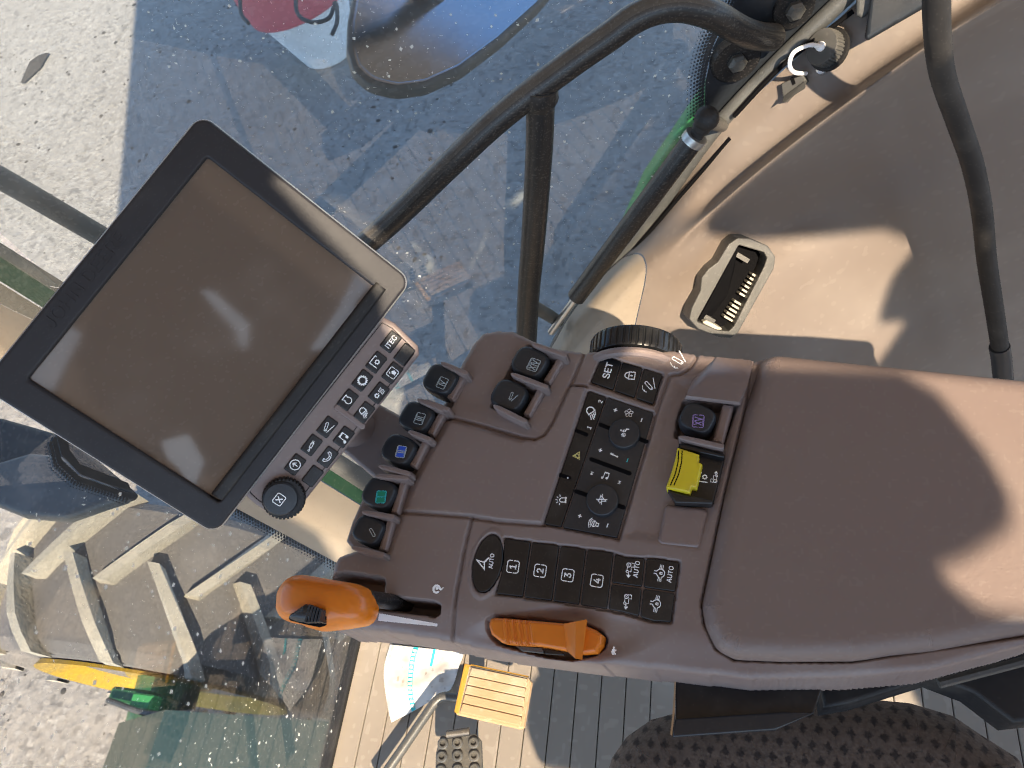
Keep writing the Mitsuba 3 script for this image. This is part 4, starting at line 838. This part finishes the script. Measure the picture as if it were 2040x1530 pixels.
put('pad', slab(pf, rnd(ped, .004), -.02, -.004, .003, bottom=True), 'pedal_tan', bp)
put('edge_strip', slab(pf, pf.poly([(924, 1321), (936, 1324), (913, 1424), (903, 1418)]), -.012, -.0035, .002), 'pedal_amber', bp)
put('edge_strip', slab(pf, pf.poly([(937, 1322), (1052, 1346), (1050, 1349), (936, 1326)]), -.012, -.0035, .001), 'pedal_amber', bp)
put('frame', slab(pf, rnd(pf.poly([(938, 1326), (1052, 1349), (1058, 1359), (1043, 1449), (1034, 1451), (914, 1422)]), .003), -.006, -.0015, .0012), 'pedal_tan', bp)
ci = [np.array(pf.uv(p)) for p in ((940, 1329), (1051, 1352), (1037, 1447), (917, 1419))]
for k in range(5):
    t0, t1 = k / 5 + .007, (k + 1) / 5 - .007
    pl = Polygon([ci[0] + (ci[3] - ci[0]) * t0, ci[1] + (ci[2] - ci[1]) * t0, ci[1] + (ci[2] - ci[1]) * t1, ci[0] + (ci[3] - ci[0]) * t1])
    put('slat', slab(pf, pl, -.004, .0015, .0012), 'pedal_tan', bp)
put('stem', tube(smoothline([pf.pt((960, 1385), -.02), pf.pt((960, 1385), -.05), onz((950, 1370), .01)], 5), .012, 14), 'black_metal', bp)
rd = thing('pedal_rod', 'bent grey steel rod crossing the floor to the tan pedal', 'rod')
put('bar', tube(smoothline([onz((740, 1580), .05), onz((800, 1495), .05), onz((846, 1428), .05), onz((868, 1398), .05), onz((888, 1388), .05), onz((925, 1393), .05)], 8), .0072, 16), 'worn_steel', rd)
gp = thing('studded_pedal', 'worn grey metal pedal with round studs near the lower edge', 'pedal')
gf = Fr((0, 0, .08), (.1, 0, 1), (1, 0, 0))
put('plate', slab(gf, rnd(gf.poly([(878, 1464), (948, 1462), (959, 1476), (964, 1600), (866, 1600), (868, 1500)]), .003), -.006, 0, .0015, bottom=True), 'worn_steel', gp)
for x, y in ((883, 1482), (912, 1481), (944, 1480), (881, 1508), (912, 1506), (945, 1506), (879, 1536), (912, 1534), (946, 1533)):
    put('stud', lathe(gf.pt((x, y)), gf.n, [(.0035, -.001), (.0075, -.001), (.0075, .003), (.006, .0045), (.0038, .0045), (.0036, .001), (.001, .001)], 18), 'worn_steel', gp)
put('toe_bar', tube([gf.pt((890, 1464), .008), gf.pt((935, 1457), .008)], .0055, 12), 'black_metal', gp)

seat = thing('driver_seat', 'brown woven fabric driver seat cushion in the lower right corner', 'seat')
sf = Fr((0, 0, .47), (0, 0, 1), (1, 0, 0))
SP = rnd(sf.poly([(1195, 1545), (1208, 1500), (1240, 1455), (1290, 1420), (1370, 1398), (1480, 1384), (1600, 1374), (1720, 1374), (1830, 1384), (1920, 1410), (1980, 1450), (2060, 1500), (2150, 1700), (2100, 2300), (1300, 2300), (1190, 1900), (1180, 1650)]), .01)
put('cushion', slab(sf, SP, -.13, 0, .045, 9), 'seat_fabric', seat, smooth=60)
bx = .74
put('floor_shade_bar', slab(Fr((0, 0, .76), (0, 0, 1), (1, 0, 0)), rnd(sbox(.09, -.53, .60, -.43), .03), -.05, 0, .02, 4, bottom=True), 'pad_vinyl', seat, smooth=50)  # unseen bar added to shade the floor beside the console
put('shade_bar_post', boxm((.55, -.48, .53), (.03, .02, .19), r=.004), 'black_satin', seat, smooth=False)  # post carrying the added shading bar
bfr = Fr((bx, -.42, .80), (-1, 0, .12), (0, 1, 0))
put('backrest', slab(bfr, rnd(sbox(-.27, -.40, .27, .40), .1), -.10, 0, .04, 5, bottom=True), 'seat_fabric', seat, smooth=60)

# ------------------------------------------------------------------ outside: front wheel, hood, mirror, tub, rear fender
tf = thing('tractor_front', 'green tractor front end with a dusty chevron tyre below the windscreen', 'tractor')
wh = put('front_wheel', None, None, tf)
WR, WC = .52, np.array([-1.58, 0, -.90])
tA, tB = .22, .63                                # inner and outer shoulder (y)
ymid = .425
prof = [(.27, tA + .05), (.40, tA + .0), (.47, tA + .005), (.495, tA + .03), (.505, ymid), (.495, tB - .03), (.47, tB - .005), (.40, tB), (.27, tB - .05)]
put('tyre', lathe((WC[0], 0, WC[2]), (0, 1, 0), [(r / .52 * WR, y) for r, y in prof], 72), 'tyre', wh, smooth=40)
lg = []
def tread(y, a, h): return np.array([WC[0] + (WR + h) * math.cos(a), y, WC[2] + (WR + h) * math.sin(a)])
nl_ = 15
for s_ in (0, 1):
    for k in range(nl_):
        aa = (k + .5 * s_) * 2 * math.pi / nl_ + .12
        y0, y1 = (ymid - .03, tB + .005) if s_ == 0 else (ymid + .03, tA - .005)
        pts = []
        for t in np.linspace(0, 1, 7):
            y = y0 + (y1 - y0) * t; ac = aa - .36 * t; w_ = .034 + .006 * t; drop = -.035 * max(0, t - .75) / .25
            pts.append([tread(y, ac - w_ * 1.25, -.03 + drop), tread(y, ac - w_ * .8, .030 + drop), tread(y, ac + w_ * .8, .030 + drop), tread(y, ac + w_ * 1.25, -.03 + drop)])
        pts = np.array(pts); m = quads(pts); e0, e1_ = len(m.vertices), 0
        fc = np.vstack([m.faces, [[0, 1, 2], [0, 2, 3], [24, 26, 25], [24, 27, 26]]])
        put('lug', trimesh.Trimesh(m.vertices, fc, process=False), 'lug', wh, smooth=False)
rm = put('rim', lathe((WC[0], 0, WC[2]), (0, 1, 0), [(.05, tA + .03), (.12, tA + .02), (.16, tA + .06), (.25, tA + .075), (.34, tA + .01), (.36, tA - .004), (.33, tA + .05), (.28, tB - .05)], 48), 'rim_yellow', wh, smooth=40)
put('hub', lathe((WC[0], 0, WC[2]), (0, 1, 0), [(.02, tA - .10), (.08, tA - .10), (.09, tA + .03), (.02, tA + .05)], 30), 'green_paint', wh)
hd = put('side_frame', None, None, tf)
def hull_px(pts): return hull([onz(p, z) for p, z in pts])
hz = -.55
put('beam', hull([(-.64, .12, -.10), (-.64, -.9, -.10), (-1.12, .12, -.30), (-1.12, -.9, -.30), (-1.46, .10, -.60), (-1.46, -.9, -.60), (-.66, .12, -1.0), (-.66, -.9, -1.0), (-1.46, .10, -1.0), (-1.46, -.9, -1.0)]), 'dark_green_paint', hd, smooth=False)
put('axle', tube([(-1.58, -.4, -.92), (-1.58, .1, -.92), (-1.58, .28, -.90)], .09, 18), 'dark_green_paint', hd)
put('step_block', boxm(onz((268, 1392), -.55), (.055, .02, .03), r=.006), 'green_paint', hd, smooth=False)
put('bright_plate', boxm(onz((290, 1400), -.52), (.03, .018, .02), r=.004), 'bright_green', hd, smooth=False)
put('pipe', tube(smoothline([onz((215, 1395), -.5), onz((300, 1422), -.48), onz((410, 1418), -.46)], 6), .007, 10), 'worn_steel', hd)
cr = Fr((0, 0, -.45), (0, 0, 1), (1, 0, 0))
put('lifting_eye', slab(cr, cr.poly([(326, 1455), (331, 1475), (322, 1492), (298, 1498), (312, 1480), (318, 1465)]), -.02, 0, .004), 'bright_green', hd)

mg = Fr((0, 0, -.28), (.12, .1, 1), (1, 0, 0))
put('mudguard', slab(mg, rnd(mg.poly([(-420, 950), (-200, 930), (-40, 930), (60, 900), (118, 905), (200, 955), (262, 985), (200, 1005), (130, 1030), (40, 1022), (-40, 990), (-200, 980), (-420, 985)]), .01), -.03, 0, .012, 4, bottom=True), 'grey_rubber', tf)
mg2 = Fr((0, 0, -.34), (.12, .1, 1), (1, 0, 0))
put('mudflap', slab(mg2, rnd(mg2.poly([(-420, 880), (-200, 840), (0, 830), (140, 870), (270, 980), (200, 1005), (130, 1030), (40, 1022), (-40, 990), (-200, 960), (-420, 970)]), .01), -.03, 0, .012, 4, bottom=True), 'black_rubber', tf)

mr = thing('wing_mirror', 'large oval exterior mirror reflecting blue sky beyond the glass', 'mirror')
MP, MNn = onw((880, 40), -.25), None
mpos = onw((900, 20), -.30)
toeye = (EYE - mpos) / np.linalg.norm(EYE - mpos); want = np.array([.15, .80, .50]); want /= np.linalg.norm(want)
mn = toeye + want; mn /= np.linalg.norm(mn)
mf = Fr(mpos, mn, mpos + WD - mpos)
mpl = rnd(mf.poly([(692, 40), (690, 90), (702, 135), (735, 165), (790, 178), (850, 170), (920, 138), (1000, 78), (1075, 10), (1150, -80), (1120, -170), (980, -210), (800, -180), (715, -80)]), .03)
put('housing', slab(mf, mpl, -.014, 0, .005, 4, bottom=True), 'grey_rubber', mr)
put('mirror_glass', pillow(mf, mpl.buffer(-.006), [(1.0, .0005), (.96, .0012), (.5, .0022), (.2, .0026)], .01), 'mirror_glass', mr, smooth=True)
put('stalk', tube([mpos - mn * .04, mpos - mn * .1 + np.array([.0, .05, .2]), mpos + np.array([-.3, .1, .5])], .014, 12), 'black_metal', mr)

tb = thing('white_tub', 'white tapered plastic tub with a red rim standing in the shaded yard', 'tub')
tc = onz((648, 128), -1.4); tc[2] = -1.4
H_ = 1.0
put('body', lathe(tc + [0, .12, 0], (-.1, .05, 1), [(.05, -.02), (.15, -.02), (.168, .0), (.285, .33), (.295, .34)], 40), 'white_plastic', tb)
put('red_rim', lathe(tc + [0, .12, 0], (-.1, .05, 1), [(.285, .345), (.325, .35), (.34, .42), (.34, .62), (.24, .66)], 40), 'red_plastic', tb)
cw = thing('black_wire', 'loose loop of thin black wire hanging on the white tub', 'wire')
put('strand', tube(smoothline([onz((590, -20), -.75), onz((592, 25), -.75), onz((620, 44), -.75), onz((655, 36), -.75), onz((668, 5), -.75), onz((672, 40), -.75), onz((662, 68), -.75)], 8), .010, 8), 'black_rubber', cw)
put('strand', tube(smoothline([onz((478, -20), -.75), onz((480, 25), -.75), onz((495, 46), -.75)], 6), .010, 8), 'black_rubber', cw)
rf = thing('rear_fender', 'bright green rear mudguard edge outside the glass beside the strut', 'mudguard')
wo = Fr(WA - WN * .16, WN, WD)
put('guard_edge', slab(wo, wo.poly([(1420, 170), (1460, 200), (1300, 440), (1180, 620), (1215, 520), (1290, 360)]), -.02, 0, .006, 4), 'bright_green', rf)
bars = thing('mirror_arm', 'slim grey arm crossing the sunlit yard ahead of the cab', 'mirror arm')
put('arm_tube', tube([onw((-400, 128), -.12), onw((60, 388), -.12), onw((300, 528), -.12)], .0125, 14), 'grey_rubber', bars)

# ------------------------------------------------------------------ oversized cab roof with added sun openings (above the frame; it shades cab and yard)
def to_roof(p, z):
    p = np.asarray(p); return (p + SUN * ((z - p[2]) / SUN[2]))[:2]
RZ = 1.75
roof_poly = Polygon([(-1.35, -1.05), (-1.79, .07), (-2.67, 2.3), (2.6, 2.3), (2.6, -1.2), (-1.2, -1.2)]).buffer(-.03).buffer(.03)  # outline stretched past the cab to cast the yard shadow
rfm = Fr((0, 0, RZ), (0, 0, 1), (1, 0, 0))
def opening(pts): return Polygon([to_roof(p, RZ) for p in pts]).buffer(.015).buffer(-.015)
wall_sun_cut = opening([onw(p, o) for p, o in [((1010, 760), .06), ((1050, 690), -.03), ((1080, 630), -.05), ((1250, 415), -.06), ((1390, 190), -.07), ((1530, 60), -.07), ((1680, -65), -.07), ((1790, -170), -.07), ((1950, -300), -.07), ((2120, -85), .10), ((1910, 64), .097), ((1760, 166), .09), ((1640, 257), .085), ((1530, 339), .08), ((1462, 400), .08), ((1412, 442), .08),
                 ((1400, 460), .082), ((1440, 470), .075), ((1500, 479), .065), ((1620, 472), .056), ((1728, 460), .05), ((1785, 488), .05), ((1742, 560), .07), ((1704, 690), .11), ((1690, 740), .12), ((1500, 760), .14), ((1340, 770), .14), ((1180, 780), .12), ((1080, 800), .10)]])
unlit = opening([con.pt(p, .008) for p in [(640, 1240), (660, 1120), (905, 760), (960, 700), (1340, 738), (1530, 744), (1800, 754), (1880, 800), (1960, 900), (2010, 990), (2010, 1050), (1930, 1105), (1870, 1130), (1960, 1240), (1700, 1310), (900, 1290)]])
wall_sun_cut = wall_sun_cut.difference(unlit)
padlit = opening([con.pt(p, .008) for p in [(1800, 735), (1880, 800), (1960, 900), (2010, 990), (2010, 1050), (1930, 1105), (1870, 1130), (1880, 1160), (1960, 1230), (2040, 1245), (2500, 1245), (2500, 735)]])
bezel_sun_cut = opening([mon.pt(p) for p in [(520, 340), (560, 335), (600, 340), (850, 555), (850, 720), (790, 690), (762, 640), (760, 590), (640, 470)]])
pillar_sun_cut = unary_union([opening([onw(p, .05) for p in [(-140, 440), (150, 580), (140, 790), (-140, 750)]]), opening([onw(p, .05) for p in [(560, 930), (650, 915), (730, 1000), (700, 1090), (655, 1020), (600, 985)]])])
roof = thing('cab_roof', 'unseen oversized grey cab roof with a lining and openings added to shape the sun patches', 'roof')
rp_ = roof_poly.difference(wall_sun_cut).difference(padlit).difference(bezel_sun_cut).difference(pillar_sun_cut)  # openings added to let sun fall on panel, pad, bezel and pillar
put('roof_skin', slab(rfm, rp_, .005, .010, bottom=True), 'roof_paint', roof)
put('roof_lining', slab(rfm, rp_, 0, .004, bottom=True), 'headliner', roof, smooth=False)
put('reflected_panel', slab(Fr((0, 0, RZ - .004), (0, 0, -1), (1, 0, 0)), Polygon([(x, -y) for x, y in [(.02, -.12), (.36, -.36), (.52, -.46), (.40, -.80), (.28, -1.0), (.10, -.88), (-.06, -.66), (-.10, -.52)]]).buffer(.02).difference(shapely.affinity.scale(unary_union([wall_sun_cut, bezel_sun_cut, pillar_sun_cut]), 1, -1, origin=(0, 0)).buffer(.002)), -.003, .006), 'panel_dark', roof, smooth=False)  # unseen dark panel added for the display screen to reflect
